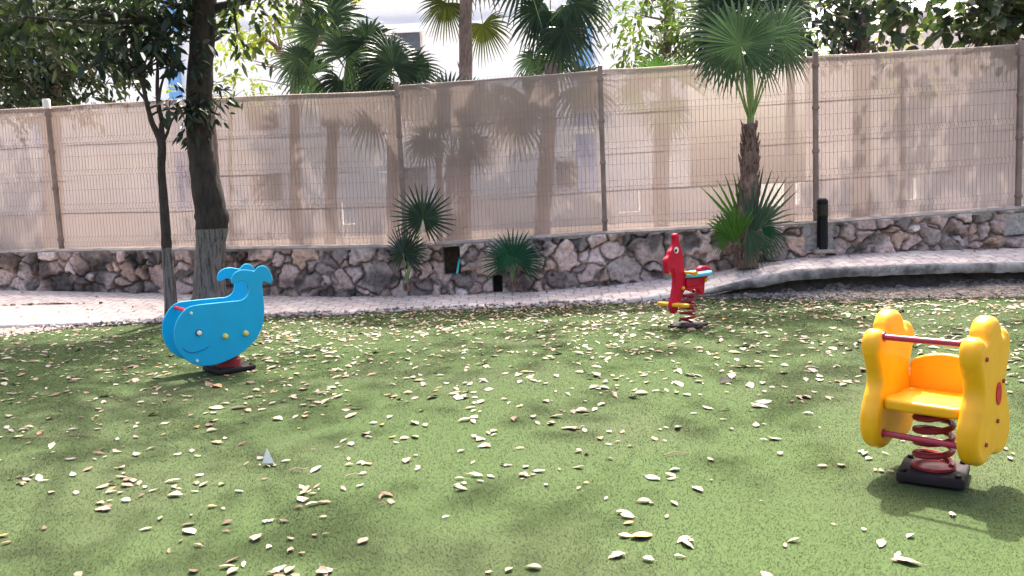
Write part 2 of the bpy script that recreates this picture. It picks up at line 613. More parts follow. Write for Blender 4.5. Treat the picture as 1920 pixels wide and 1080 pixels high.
M['leaf_yellow'] = leafy('yellow_green_leaves', [(0.10, 0.14, 0.03), (0.16, 0.20, 0.045), (0.22, 0.23, 0.07)], 0.45)
PT = (1.0, 1.05, 0.6)
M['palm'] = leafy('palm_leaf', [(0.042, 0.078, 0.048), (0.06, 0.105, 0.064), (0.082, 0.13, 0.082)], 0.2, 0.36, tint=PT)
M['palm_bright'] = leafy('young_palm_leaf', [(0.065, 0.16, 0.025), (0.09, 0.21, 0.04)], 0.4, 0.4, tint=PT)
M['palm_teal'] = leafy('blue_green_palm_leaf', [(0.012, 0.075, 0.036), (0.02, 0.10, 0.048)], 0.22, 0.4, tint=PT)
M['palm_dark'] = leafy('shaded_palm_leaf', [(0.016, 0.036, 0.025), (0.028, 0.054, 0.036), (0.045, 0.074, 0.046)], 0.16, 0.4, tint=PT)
M['palm_olive'] = leafy('old_palm_leaf', [(0.03, 0.04, 0.012), (0.055, 0.065, 0.02), (0.07, 0.085, 0.026)], 0.3, 0.5, tint=PT)
M['petiole'] = simple('palm_petiole', (0.17, 0.25, 0.08), 0.5, 0.2)
M['facade'] = simple('white_render', (0.90, 0.90, 0.89), 0.8, 0.04, 2)
M['facade_grey'] = simple('pale_concrete_wall', (0.62, 0.55, 0.52), 0.9, 0.1, 2)
M['facade_blue'] = simple('blue_paint', (0.16, 0.36, 0.66), 0.7, 0.08)
M['window'] = plastic('window_glass', (0.09, 0.10, 0.12), 0.1, 0.2)
M['turquoise'] = plastic('turquoise_pipe', (0.02, 0.42, 0.42), 0.4)
LEAF_COL = {'cream': ((0.31, 0.25, 0.18), (0.46, 0.39, 0.29)), 'tan': ((0.24, 0.16, 0.105), (0.36, 0.26, 0.18)),
            'brown': ((0.12, 0.065, 0.042), (0.24, 0.135, 0.09)), 'orange': ((0.36, 0.16, 0.055), (0.44, 0.23, 0.08)),
            'olive': ((0.27, 0.27, 0.15), (0.36, 0.36, 0.22)), 'grey': ((0.2, 0.175, 0.155), (0.32, 0.285, 0.255))}
for k, (a, b) in LEAF_COL.items():
    m, nt, N, L, B = new_mat('dry_leaf_' + k)
    oi = N.new('ShaderNodeObjectInfo')
    g = N.new('ShaderNodeNewGeometry')
    sm = N.new('ShaderNodeMath'); sm.operation = 'ADD'
    L.new(oi.outputs['Random'], sm.inputs[0]); L.new(g.outputs['Random Per Island'], sm.inputs[1])
    fr = N.new('ShaderNodeMath'); fr.operation = 'FRACT'; L.new(sm.outputs[0], fr.inputs[0])
    r = ramp(N, [(0, a), (1, b)]); L.new(fr.outputs[0], r.inputs[0])
    n = noise_node(N, L, 45, 4, 0.6, geo_pos(N))
    rn = ramp(N, [(0.35, (0.72, 0.68, 0.62)), (0.6, (1.05, 1.05, 1.05))]); L.new(n.outputs[0], rn.inputs[0])
    L.new(mixc(N, L, 1.0, r.outputs[0], rn.outputs[0], 'MULTIPLY'), B.inputs['Base Color'])
    B.inputs['Roughness'].default_value = 0.6
    M['dry_' + k] = m

# ------------------------------------------------------------------ layout lines (world metres)
POSTS = []          # (x, y, z_bottom, z_top)
for (pb, pt, Y) in [((117, 465), (88, 197), 13.6), ((419, 461), (402, 180), 13.0), ((761, 457), (748, 158), 12.5),
                    ((1134, 431), (1124, 128), 12.2), ((1529, 412), (1531, 101), 12.0), ((1907, 385), (1912, 80), 11.95)]:
    b = atY(pb[0], pb[1], Y)
    t = atY(pt[0], pt[1], Y)
    POSTS.append((b.x, Y, b.z, t.z))
d = (POSTS[0][0] - POSTS[1][0], POSTS[0][1] - POSTS[1][1])
for k in (1, 2, 3):
    POSTS.insert(0, (POSTS[0][0] + d[0], POSTS[0][1] + d[1], POSTS[0][2] + 0.02, POSTS[0][3] + 0.02))
for k in (1, 2, 3):
    POSTS.append((POSTS[-1][0] + 2.85, POSTS[-1][1] - 0.03, POSTS[-1][2] + 0.04, POSTS[-1][3] + 0.04))
PX = np.array([p[0] for p in POSTS]); PY = np.array([p[1] for p in POSTS]); PZ = np.array([p[2] for p in POSTS])

near_pts = [atY(*p) for p in [(0, 610, 10.9), (250, 602, 11.1), (500, 590, 11.2), (640, 586, 11.2), (1000, 571, 11.15), (1160, 564, 11.1), (1320, 545, 11.05),
                             (1413, 523, 11.0), (1493, 507, 10.95), (1580, 502, 10.93), (1747, 495, 10.9), (1920, 493, 10.85)]]
far_pts = [atY(*p) for p in [(0, 545, 13.45), (407, 552, 12.8), (640, 556, 12.42), (740, 555, 12.3), (1000, 546, 12.12), (1160, 532, 12.02), (1300, 514, 11.96),
                            (1413, 493, 11.92), (1500, 481, 11.88), (1700, 469, 11.83), (1920, 462, 11.78)]]
edge_pts = [atZ(*p) for p in [(0, 634, 0.0), (150, 616, 0), (300, 600, 0), (490, 592, 0), (640, 588, 0), (1000, 573, 0), (1160, 566, 0), (1340, 560, 0), (1500, 562, 0), (1750, 562, 0), (1920, 557, 0)]]


def line(pts, x, i):
    xs = np.array([p.x for p in pts]); vs = np.array([p[i] for p in pts])
    # extend flat beyond both ends
    return np.interp(x, xs, vs)


def nearY(x): return line(near_pts, x, 1)
def nearZ(x): return line(near_pts, x, 2)
def farY(x): return np.minimum(line(far_pts, x, 1), np.interp(x, PX, PY) - 0.16)
def farZ(x): return line(far_pts, x, 2)
def edgeY(x): return np.minimum(line(edge_pts, x, 1), nearY(x) - 0.02)


def lawn_z(x, y):
    return 0.012 * noise2(x * 0.8 + 50, y * 0.8 + 50, 3) + 0.006 * noise2(x * 2.1 + 90, y * 2.1 + 90, 4)


# ------------------------------------------------------------------ setting: ground, lawn, path, kerb
def build_ground():
    xs = np.concatenate([[-400, -120, -40, -22], np.linspace(-15, 15, 121), [22, 40, 120, 400]])
    rows = []
    for x in xs:
        ny, nz, fy, fz, ey = float(nearY(x)), float(nearZ(x)), float(farY(x)), float(farZ(x)), float(edgeY(x))
        g = min(nz - 0.03, 0.075)
        fence = float(np.interp(x, PX, PY))
        rows.append([(-300, -0.05), (-20, -0.05), (ey - 0.25, -0.03), (ey + 0.02, 0.012), (0.5 * (ey + ny), max(0.02, g * 0.8)), (ny + 0.04, g), (ny + 0.3, min(fz, nz) - 0.12),
                     (fy, fz - 0.03), (fence + 0.2, fz + 0.02), (fence + 0.8, 0.48), (17, 0.5), (26, 0.5), (60, 0.5), (900, 0.5)])
    V, Fq = [], []
    n = len(rows[0])
    for x, r in zip(xs, rows):
        for (y, z) in r: V.append((x, y, z))
    for i in range(len(xs) - 1):
        for k in range(n - 1):
            Fq.append((i * n + k, (i + 1) * n + k, (i + 1) * n + k + 1, i * n + k + 1))
    me = np_mesh('ground', np.array(V), np.array(Fq))
    o = link_mesh('ground', me, M['ground'])
    tag(o, kind='structure')


def build_lawn():
    xs = np.linspace(-14, 14, 141)
    T = np.linspace(0, 1, 90)
    V = []
    for x in xs:
        e = float(edgeY(x)) + 0.02 * math.sin(x * 5.1) + 0.015 * math.sin(x * 13.7)
        ys = -4 + (e + 4) * T
        z = lawn_z(np.full_like(ys, x), ys) + 0.016
        for y, zz in zip(ys, z): V.append((x, y, zz))
    n = len(T)
    I, K = np.meshgrid(np.arange(len(xs) - 1), np.arange(n - 1), indexing='ij')
    a = (I * n + K).ravel()
    q = np.stack([a, a + n, a + n + 1, a + 1], 1)
    o = link_mesh('lawn', np_mesh('lawn', np.array(V), q), M['turf'])
    tag(o, kind='structure')


def build_grass():
    # turf fibres, thinner on the ground with distance
    yy = np.linspace(2.2, 11.4, 400)
    dens = 62000 * yy ** -1.25 * (2 * (yy * 0.66 + 0.4))
    cdf = np.cumsum(dens); tot = int(cdf[-1] * (yy[1] - yy[0])); cdf /= cdf[-1]
    y = np.interp(rng.uniform(0, 1, tot), cdf, yy) + rng.normal(0, 0.02, tot)
    x = rng.uniform(-1, 1, tot) * (y * 0.66 + 0.4)
    keep = y < edgeY(x)
    P = np.stack([x[keep], y[keep]], 1)
    n = len(P)
    z = lawn_z(P[:, 0], P[:, 1]) + 0.014
    dist = P[:, 1]
    h = rng.uniform(0.004, 0.011, n) * (0.9 + 0.02 * dist)
    w = rng.uniform(0.0012, 0.0024, n) * (0.55 + 0.17 * dist)
    a = rng.uniform(0, 2 * np.pi, n)
    # pile leans with a slowly turning direction
    la = 1.2 * noise2(P[:, 0] * 0.5 + 20, P[:, 1] * 0.5 + 20, 8) * np.pi + rng.normal(0, 1.3, n)
    lean = rng.uniform(0.5, 1.9, n) * h
    dx, dy = np.cos(a) * w, np.sin(a) * w
    base = np.stack([P[:, 0], P[:, 1], z], 1)
    v0 = base + np.stack([dx, dy, 0 * z], 1)
    v1 = base - np.stack([dx, dy, 0 * z], 1)
    v2 = base + np.stack([np.cos(la) * lean, np.sin(la) * lean, h], 1)
    V = np.stack([v0, v1, v2], 1).reshape(-1, 3)
    t = np.arange(3 * n).reshape(n, 3)
    me = np_mesh('grass', V, tris=t)
    wear = 0.5 * noise2(P[:, 0] * 1.1 + 10, P[:, 1] * 1.1 + 10, 21) + 0.3 * noise2(P[:, 0] * 3 + 10, P[:, 1] * 3 + 10, 22)
    blob = np.exp(-(((P[:, 0] + 0.5) / 1.15) ** 2 + ((P[:, 1] - 3.05) / 0.7) ** 2))
    for (bx, by, br, am) in [(*atZ(1750, 893, 0.02).xy, 0.33, 0.9), (*atZ(430, 692, 0.02).xy, 0.36, 0.9), (*atZ(1290, 611, 0.02).xy, 0.34, 0.9)]:
        dd = np.hypot(P[:, 0] - bx, P[:, 1] - by) + 0.07 * noise2(P[:, 0] * 6 + 10, P[:, 1] * 6 + 10, 23)
        blob = np.maximum(blob, am * np.clip((br - dd) / 0.12, 0, 1))
    wear = np.clip(0.16 + 0.6 * wear + 1.0 * blob, 0, 0.95)
    at = me.attributes.new('wear', 'FLOAT', 'POINT')
    at.data.foreach_set('value', np.repeat(wear, 3).astype(np.float32))
    o = link_mesh('grass', me, M['grass'], smooth=False)
    tag(o, 'short green artificial turf covering the play area', 'grass', kind='stuff')


def build_path():
    xs = np.linspace(-14, 14, 225)
    T = np.linspace(0, 1, 9)
    V = []
    for x in xs:
        y0, z0, y1, z1 = float(nearY(x)), float(nearZ(x)), float(farY(x)) + 0.06, float(farZ(x))
        wob = 0.02 * math.sin(x * 3.3) + 0.012 * math.sin(x * 9.1)
        V.append((x, y0 + wob + 0.004, z0 - 0.09))
        for t in T:
            V.append((x, y0 + wob * (1 - t) + (y1 - y0) * t, z0 + (z1 - z0) * t + 0.012 * math.sin(math.pi * t)))
    n = len(T) + 1
    I, K = np.meshgrid(np.arange(len(xs) - 1), np.arange(n - 1), indexing='ij')
    a = (I * n + K).ravel()
    q = np.stack([a, a + n, a + n + 1, a + 1], 1)
    o = link_mesh('path', np_mesh('path', np.array(V), q), M['paver'])
    tag(o, kind='structure')
    # kerb: concrete lip under the near edge, growing taller as the path climbs
    mb = MB()
    ks = [x for x in np.linspace(2.2, 14, 160)]
    prof = []
    for i, x in enumerate(ks):
        y, z = float(nearY(x)), float(nearZ(x))
        wob = 0.02 * math.sin(x * 3.3) + 0.012 * math.sin(x * 9.1)
        r = [random.uniform(-1, 1) * 0.012 for _ in range(6)]
        hgt = min(0.12, max(0.02, (z - 0.05) * 0.5))
        y += wob
        prof.append([(x, y + 0.10, z + 0.006), (x, y - 0.02, z + 0.006), (x, y - 0.045, z - 0.012), (x, y - 0.05 + r[0], z - hgt * 0.55), (x, y - 0.03 + r[1], z - hgt + r[2] * 0.5),
                     (x, y + 0.13 + r[3], z - hgt - 0.006), (x, y + 0.15 + r[4] * 2, z - hgt - 0.06), (x, y + 0.05 + r[5] * 2, max(0.0, min(0.06, z - hgt - 0.07)))])
    k = len(prof[0])
    mb.add([p for pr in prof for p in pr], [(i * k + j, (i + 1) * k + j, (i + 1) * k + j + 1, i * k + j + 1) for i in range(len(prof) - 1) for j in range(k - 1)])
    mb.mi = [1 if q % (k - 1) >= 4 else 0 for q in range(len(mb.f))]  # lower faces take the tone with the undercut's shadow painted in
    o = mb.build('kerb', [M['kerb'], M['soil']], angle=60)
    tag(o, kind='structure')


def build_gravel():
    r = np.random.default_rng(404)
    ico = [(-1, 0, 0), (1, 0, 0), (0, -1, 0), (0, 1, 0), (0, 0, -0.7), (0, 0, 0.7)]
    tri = np.array([(0, 2, 5), (2, 1, 5), (1, 3, 5), (3, 0, 5), (2, 0, 4), (1, 2, 4), (3, 1, 4), (0, 3, 4)])
    B = np.array(ico, float)
    V, T, C, off = [], [], [], 0
    for _ in range(5200):
        x = r.uniform(-8.5, 9.5)
        if -2.6 < x < 2.4 and r.random() < 0.8: continue
        e, ny = float(edgeY(x)), float(nearY(x))
        y = r.uniform(e + 0.0, max(e + 0.08, ny - 0.01))
        t = (y - e) / max(0.05, ny - e)
        z = 0.012 + 0.05 * min(1, t) if x > 2 else 0.015 + 0.04 * min(1, t)
        s = float(np.clip(r.lognormal(math.log(0.017), 0.5), 0.007, 0.05))
        a = r.uniform(0, 6.28)
        R = np.array([(math.cos(a), -math.sin(a), 0), (math.sin(a), math.cos(a), 0), (0, 0, 1)])
        P = (B * r.uniform(0.6, 1.3, (6, 3))) @ R.T * s + (x, y, z)
        V.append(P); T.append(tri + off); off += 6
    me = np_mesh('gravel', np.concatenate(V), tris=np.concatenate(T))
    o = link_mesh('gravel', me, M['gravel'], smooth=False)
    tag(o, 'loose pinkish gravel and rubble between the turf and the kerb', 'gravel', kind='stuff')


# ------------------------------------------------------------------ stone wall
def build_wall():
    u = np.arange(PX[1] - 1.0, PX[-2] + 1.0, 0.017)
    nu = len(u)
    wy = np.interp(u, PX, PY) - 0.16
    zt = np.interp(u, PX, PZ) - 0.05
    zb = np.array([float(farZ(x)) for x in u]) - 0.08
    nv = 50
    T = np.linspace(0, 1, nv)
    U = np.repeat(u[:, None], nv, 1)
    Z = zb[:, None] + (zt - zb)[:, None] * T[None, :]
    # stones: weighted voronoi cells
    r = np.random.default_rng(31)
    seeds = []
    step = 0.17
    for gx in np.arange(u[0] - 0.3, u[-1] + 0.3, step):
        for gz in np.arange(-0.1, 1.3, 0.145):
            if r.random() < 0.72:
                seeds.append((gx + r.uniform(-0.12, 0.12), gz + r.uniform(-0.09, 0.09), r.uniform(-0.06, 0.09)))
    # a few big boulders
    for px, py in [(1312, 455), (1210, 470), (1170, 500), (680, 470), (560, 480), (470, 470), (130, 490), (1060, 480), (700, 520), (1480, 450)]:
        p = atY(px, py, 12.3)
        seeds.append((p.x, p.z, 0.16))
    S = np.array(seeds)
    f1 = np.full(U.size, 9.0); f2 = np.full(U.size, 9.0); idx = np.zeros(U.size, int)
    uu, zz = U.ravel(), Z.ravel()
    wu = uu + 0.05 * noise2(uu * 7 + 40, zz * 7 + 40, 5) + 0.022 * noise2(uu * 19 + 40, zz * 19 + 40, 55)
    wz = zz + 0.05 * noise2(uu * 7 + 70, zz * 7 + 70, 6) + 0.022 * noise2(uu * 19 + 70, zz * 19 + 70, 66)
    order = np.argsort(S[:, 0])
    S = S[order]
    for k, (sx, sz, sw) in enumerate(S):
        m = np.abs(uu - sx) < 0.6
        ii = np.nonzero(m)[0]
        if len(ii) == 0: continue
        dd = np.hypot((wu[ii] - sx) * 0.92, wz[ii] - sz) - sw
        better = dd < f1[ii]
        jb = ii[better]
        f2[jb] = f1[jb]; f1[jb] = dd[better]; idx[jb] = k
        jn = ii[~better]
        f2[jn] = np.minimum(f2[jn], dd[~better])
    edge = f2 - f1
    s = np.clip(edge / 0.05, 0, 1)
    s = s * s * (3 - 2 * s)
    pro = r.uniform(0.04, 0.14, len(S))[idx]
    tilt = r.uniform(-0.25, 0.25, (len(S), 2))
    disp = s * (pro + tilt[idx, 0] * (uu - S[idx, 0]) + tilt[idx, 1] * (zz - S[idx, 1]))
    disp += 0.02 * noise2(uu * 12, zz * 12, 10) + 0.014 * noise2(uu * 24, zz * 24, 11) + 0.008 * noise2(uu * 50, zz * 50, 12)
    # palettes
    pal = np.array([(0.36, 0.275, 0.25), (0.43, 0.34, 0.315), (0.27, 0.23, 0.215), (0.38, 0.285, 0.24), (0.50, 0.42, 0.40), (0.20, 0.17, 0.155), (0.31, 0.225, 0.18), (0.42, 0.335, 0.31)])
    col = pal[r.integers(0, len(pal), len(S))][idx] * r.uniform(1.05, 1.6, len(S))[idx][:, None] * np.array((1.04, 1.0, 0.99))
    col = col * (1 + 0.35 * (S[:, 2] > 0.1)[idx])[:, None]
    mort = np.array((0.20, 0.168, 0.155)) * (1 + 0.7 * noise2(uu * 5, zz * 5, 17))[:, None]
    sc = np.clip((edge - 0.004 - 0.016 * noise2(uu * 6 + 9, zz * 6 + 9, 18)) / 0.03, 0, 1)[:, None]
    col = mort * (1 - sc) + col * sc
    # black mould, mostly on the left and near the foot
    mould = noise2(uu * 1.7 + 5, zz * 2.4 + 5, 13) * 0.6 + noise2(uu * 6 + 5, zz * 6 + 5, 14) * 0.45
    amt = np.clip((mould - 0.17 - 0.05 * np.clip(uu, -2, 6)) * 2.2, 0, 0.72)
    col = col * (1 - amt[:, None]) + np.array((0.035, 0.032, 0.028)) * amt[:, None]

    def region(px0, px1, py0, py1, Y):
        a = atY(px0, py1, Y); b = atY(px1, py0, Y)
        return (uu > a.x) & (uu < b.x) & (zz > a.z) & (zz < b.z)
    # concrete footings under two posts, plain concrete at the far right end
    for (x0, x1, y0, y1) in [(1497, 1552, 405, 470), (1862, 2300, 380, 440)]:
        k = region(x0, x1, y0, y1, 12.0)
        disp[k] = 0.045 + 0.006 * noise2(uu[k] * 22, zz[k] * 22, 11)
        col[k] = np.array((0.40, 0.37, 0.35)) * (1 + 0.12 * noise2(uu[k] * 9, zz[k] * 9, 15))[:, None]
    # niche with a pipe and a hole at the foot
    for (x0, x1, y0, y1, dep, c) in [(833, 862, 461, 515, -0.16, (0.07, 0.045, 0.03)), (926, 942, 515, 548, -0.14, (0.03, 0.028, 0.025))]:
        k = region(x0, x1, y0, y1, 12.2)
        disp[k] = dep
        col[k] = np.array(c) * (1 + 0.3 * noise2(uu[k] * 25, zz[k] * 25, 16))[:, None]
    Y = np.repeat(wy[:, None], nv, 1).ravel() - disp
    Y = Y.reshape(nu, nv)
    V = np.stack([U, Y, Z], 2)
    # top back edge and back foot
    back_top = np.stack([u, wy + 0.32, zt], 1)[:, None, :]
    back_bot = np.stack([u, wy + 0.32, zb], 1)[:, None, :]
    V = np.concatenate([V, back_top, back_bot], 1)
    nn = nv + 2
    I, K = np.meshgrid(np.arange(nu - 1), np.arange(nn - 1), indexing='ij')
    a = (I * nn + K).ravel()
    q = np.stack([a, a + nn, a + nn + 1, a + 1], 1)
    org = np.array((0, 12.2, 0.1))
    me = np_mesh('rubble', V.reshape(-1, 3) - org, q)
    C = np.ones((nu, nn, 4), np.float32)
    C[:, :nv, :3] = col.reshape(nu, nv, 3)
    C[:, nv:, :3] = (0.3, 0.27, 0.25)
    at = me.attributes.new('stone', 'FLOAT_COLOR', 'POINT')
    at.data.foreach_set('color', C.ravel())
    root = empty('stone_wall', org)
    tag(root, 'low rubble stone wall with pale mortar coping under the fence', 'wall')
    link_mesh('rubble', me, M['stone'], root)
    mb = MB()
    xs = np.arange(u[0], u[-1], 0.08)
    prof = []
    for x in xs:
        y = float(np.interp(x, PX, PY)); z = float(np.interp(x, PX, PZ))
        r1, r2 = random.uniform(-0.012, 0.012), random.uniform(-0.008, 0.008)
        prof.append([(x, y + 0.16, z - 0.055), (x, y + 0.155, z - 0.01), (x, y - 0.18 + r1, z - 0.012 + r2), (x, y - 0.215 + r1, z - 0.035), (x, y - 0.20 + r1, z - 0.08 + r2)])
    k = 5
    mb.add([p for pr in prof for p in pr], [(i * k + j, i * k + j + 1, (i + 1) * k + j + 1, (i + 1) * k + j) for i in range(len(prof) - 1) for j in range(k - 1)])
    mb.build('coping', M['coping'], root, org, angle=50)
    # turquoise pipe end sticking out of the niche
    p0 = atY(861, 488, 12.22); p1 = atY(857, 513, 12.0)
    mb = MB()
    mb.tube([p0 + Vector((0.02, 0.12, 0.05)), p0, p0.lerp(p1, 0.6), p1], 0.016, 10)
    o = mb.build('pipe', M['turquoise'], None, p0)
    tag(o, 'short turquoise pipe end hanging out of the dark niche in the stone wall', 'pipe')


# ------------------------------------------------------------------ fence
def build_fence():
    org = Vector((0, 12.2, 0.9))
    root = empty('mesh_fence', org)
    tag(root, 'tall wire mesh fence lined with beige shade cloth on the stone wall', 'fence')
    for i in range(1, len(POSTS) - 1):
        x, y, zb, zt = POSTS[i]
        mb = MB()
        mb.box((x, y - 0.02, (zb - 0.06 + zt) / 2), (0.062, 0.062, zt - zb + 0.12))
        for f in (0.06, 0.42, 0.68, 0.93):
            mb.box((x, y - 0.025, zb + (zt - zb) * f), (0.082, 0.078, 0.045))
        o = mb.build('post', M['post'], root, org, bevel=0.004)
        if i == 3:
            mb = MB()
            mb.lathe([(0.055, 0), (0.058, 0.14), (0.05, 0.15)], 12, (x - 0.01, y - 0.02, zt - 0.06))
            c = mb.build('post_cap', M['white_cap'], o, org)
    for i in range(1, len(POSTS) - 2):
        (x0, y0, b0, t0), (x1, y1, b1, t1) = POSTS[i], POSTS[i + 1]
        t0 -= 0.03; t1 -= 0.03
        if i == 4: t1 -= 0.06      # the panel before the step sits lower
        A = Vector((x0, y0, 0)); Bv = Vector((x1, y1, 0))
        d = (Bv - A).normalized()
        nrm = Vector((d.y, -d.x, 0))        # towards the camera
        Ln = (Bv - A).length
        mb = MB()
        zat = lambda t, f: (b0 + (b1 - b0) * t) * (1 - f) + (t0 + (t1 - t0) * t) * f
        k = int(Ln / 0.056)
        folds = (0.06, 0.29, 0.53, 0.76, 0.95)

        def off(f):
            for g in folds:
                if abs(f - g) < 0.012: return 0.05
            return 0.018
        fr = sorted([0.0, 1.02] + [g + s for g in folds for s in (-0.02, 0.0, 0.02)])
        for j in range(k + 1):
            t = (j + 0.5) / (k + 1)
            p = A.lerp(Bv, t)
            pts = [p + nrm * off(f) + Vector((0, 0, zat(t, f))) for f in fr]
            mb.tube(pts, 0.0022, 3, cap=False)
        for g in folds:
            for s in (-0.02, 0.02):
                f = g + s
                mb.tube([A + nrm * (off(f) + 0.004) + Vector((0, 0, zat(0, f))), Bv + nrm * (off(f) + 0.004) + Vector((0, 0, zat(1, f)))], 0.0022, 3, cap=False)
        for f in (0.01, 0.41, 0.645):
            mb.tube([A + nrm * 0.024 + Vector((0, 0, zat(0, f))), Bv + nrm * 0.024 + Vector((0, 0, zat(1, f)))], 0.0022, 3, cap=False)
        mb.build('wire_panel', M['wire'], root, org, smooth=False)
        # four lapped widths of cloth, each a thin sagging sheet
        V, Fq = [], []
        bands = [(-0.01, 0.246), (0.240, 0.480), (0.475, 0.728), (0.722, 1.0)]
        nx, nz = 48, 8
        for bi, (f0, f1) in enumerate(bands):
            lo = noise1(nx + 1, 9, 100 + i * 10 + bi) * 0.004
            hi = noise1(nx + 1, 11, 300 + i * 10 + bi) * 0.004
            rip = noise1(nx + 1, 5, 500 + i * 10 + bi) * 0.012
            rip2 = noise1(nx + 1, 5, 500 + i) * 0.010
            b = len(V)
            for a in range(nx + 1):
                t = a / nx
                for c in range(nz + 1):
                    ff = f0 + (f1 - f0) * c / nz + lo[a] * (1 - c / nz) * (bi > 0) + hi[a] * (c / nz) * (bi < 3)
                    p = A.lerp(Bv, t) - nrm * (0.012 + 0.003 * bi + rip[0] * 0 + rip2[a] + 0.006)
                    V.append((p.x, p.y, zat(t, ff)))
            for a in range(nx):
                for c in range(nz):
                    q = b + a * (nz + 1) + c
                    Fq.append((q, q + nz + 1, q + nz + 2, q + 1))
        V = np.array(V) - np.array(org)
        link_mesh('shade_cloth', np_mesh('shade_cloth', V, np.array(Fq)), M['cloth'], root)
        # hem cord along the top
        mb = MB()
        sag = noise1(25, 6, 900 + i) * 0.008
        mb.tube([A.lerp(Bv, a / 24) - nrm * 0.055 + Vector((0, 0, zat(a / 24, 1.0) + sag[a])) for a in range(25)], 0.016, 6)
        mb.build('hem', M['cloth_hem'], root, org)


M['cloth_hem'] = simple('cloth_hem', (0.42, 0.345, 0.30), 0.9, 0.12)


# ------------------------------------------------------------------ plants
def leaf_arrays(P, D, Nn, ln, wr, fold=0.25, droop=0.15):
    """six-point leaves folded on the midrib: P base, D direction, Nn face normal"""
    D = D / np.linalg.norm(D, axis=1, keepdims=True)
    S = np.cross(D, Nn); S /= np.linalg.norm(S, axis=1, keepdims=True) + 1e-9
    Nn = np.cross(S, D)
    l = ln[:, None]; w = (ln * wr)[:, None] * 0.5
    up = Nn * w * fold
    dz = np.array([[0, 0, -1.0]])
    v = [P, P + D * l * 0.3 + S * w * 0.9 + up, P + D * l * 0.68 + S * w * 0.8 + up + dz * l * droop * 0.4, P + D * l + dz * l * droop,
         P + D * l * 0.68 - S * w * 0.8 + up + dz * l * droop * 0.4, P + D * l * 0.3 - S * w * 0.9 + up]
    V = np.stack(v, 1).reshape(-1, 3)
    n = len(P)
    b = np.arange(n)[:, None] * 6
    q = np.concatenate([b + np.array([[0, 1, 2, 3]]), b + np.array([[0, 3, 4, 5]])], 0)
    return V, q


def crown_mesh(name, clusters, leaf_len, wr=0.42, seed=1, twig_droop=0.3, spray=2.6):
    """clusters: (centre, (rx, ry, rz), number); leaves hang in little sprays so that gaps stay open"""
    r = np.random.default_rng(seed)
    Vs, Qs, off = [], [], 0
    for c, rad, n in clusters:
        per = 9
        ns = max(2, n // per)
        dirs = r.normal(size=(ns, 3)); dirs /= np.linalg.norm(dirs, axis=1, keepdims=True)
        rr = r.uniform(0.15, 1.0, ns) ** 0.55
        sp = np.array(c)[None, :] + dirs * rr[:, None] * np.array(rad)[None, :]
        sd = dirs * np.array([1, 1, 0.5]) + r.normal(0, 0.5, (ns, 3)); sd[:, 2] -= twig_droop
        sd /= np.linalg.norm(sd, axis=1, keepdims=True)
        P = np.repeat(sp, per, 0); SD = np.repeat(sd, per, 0)
        m = len(P)
        tpos = np.tile(np.linspace(0, 1, per), ns) * leaf_len * spray
        P = P + SD * tpos[:, None] + r.normal(0, leaf_len * 0.22, (m, 3))
        D = SD * 0.8 + r.normal(0, 0.75, (m, 3)); D[:, 2] -= 0.25
        Nn = r.normal(0, 0.55, (m, 3)); Nn[:, 2] += 0.8
        ln = leaf_len * r.uniform(0.6, 1.25, m)
        V, q = leaf_arrays(P, D, Nn, ln, wr)
        Vs.append(V); Qs.append(q + off); off += len(V)
    return np_mesh(name, np.concatenate(Vs), np.concatenate(Qs))


def limb(mb, a, b, r0, r1, n=7, sides=8, wob=0.06, sag=0.0):
    a, b = Vector(a), Vector(b)
    L = (b - a).length
    pts, rr = [], []
    o1 = Vector((random.uniform(-1, 1), random.uniform(-1, 1), random.uniform(-0.5, 0.5))) * wob * L
    o2 = Vector((random.uniform(-1, 1), random.uniform(-1, 1), random.uniform(-0.5, 0.5))) * wob * L
    for i in range(n):
        t = i / (n - 1)
        p = a.lerp(b, t) + o1 * math.sin(math.pi * t) + o2 * math.sin(2 * math.pi * t) * 0.5 + Vector((0, 0, sag * L * math.sin(math.pi * t)))
        pts.append(p); rr.append(r0 + (r1 - r0) * t)
    mb.tube(pts, rr, sides, jitter=0.05)
    return pts


def smooth_path(pts, rad, sub=5):
    """Catmull-Rom through the points"""
    P = [Vector(p) for p in pts]
    out, rr = [], []
    for i in range(len(P) - 1):
        p0 = P[i - 1] if i else P[0] * 2 - P[1]
        p1, p2 = P[i], P[i + 1]
        p3 = P[i + 2] if i + 2 < len(P) else P[-1] * 2 - P[-2]
        for k in range(sub):
            t = k / sub
            out.append(0.5 * ((2 * p1) + (p2 - p0) * t + (2 * p0 - 5 * p1 + 4 * p2 - p3) * t * t + (3 * p1 - p0 - 3 * p2 + p3) * t ** 3))
            rr.append(rad[i] + (rad[i + 1] - rad[i]) * t)
    out.append(P[-1]); rr.append(rad[-1])
    return out, rr


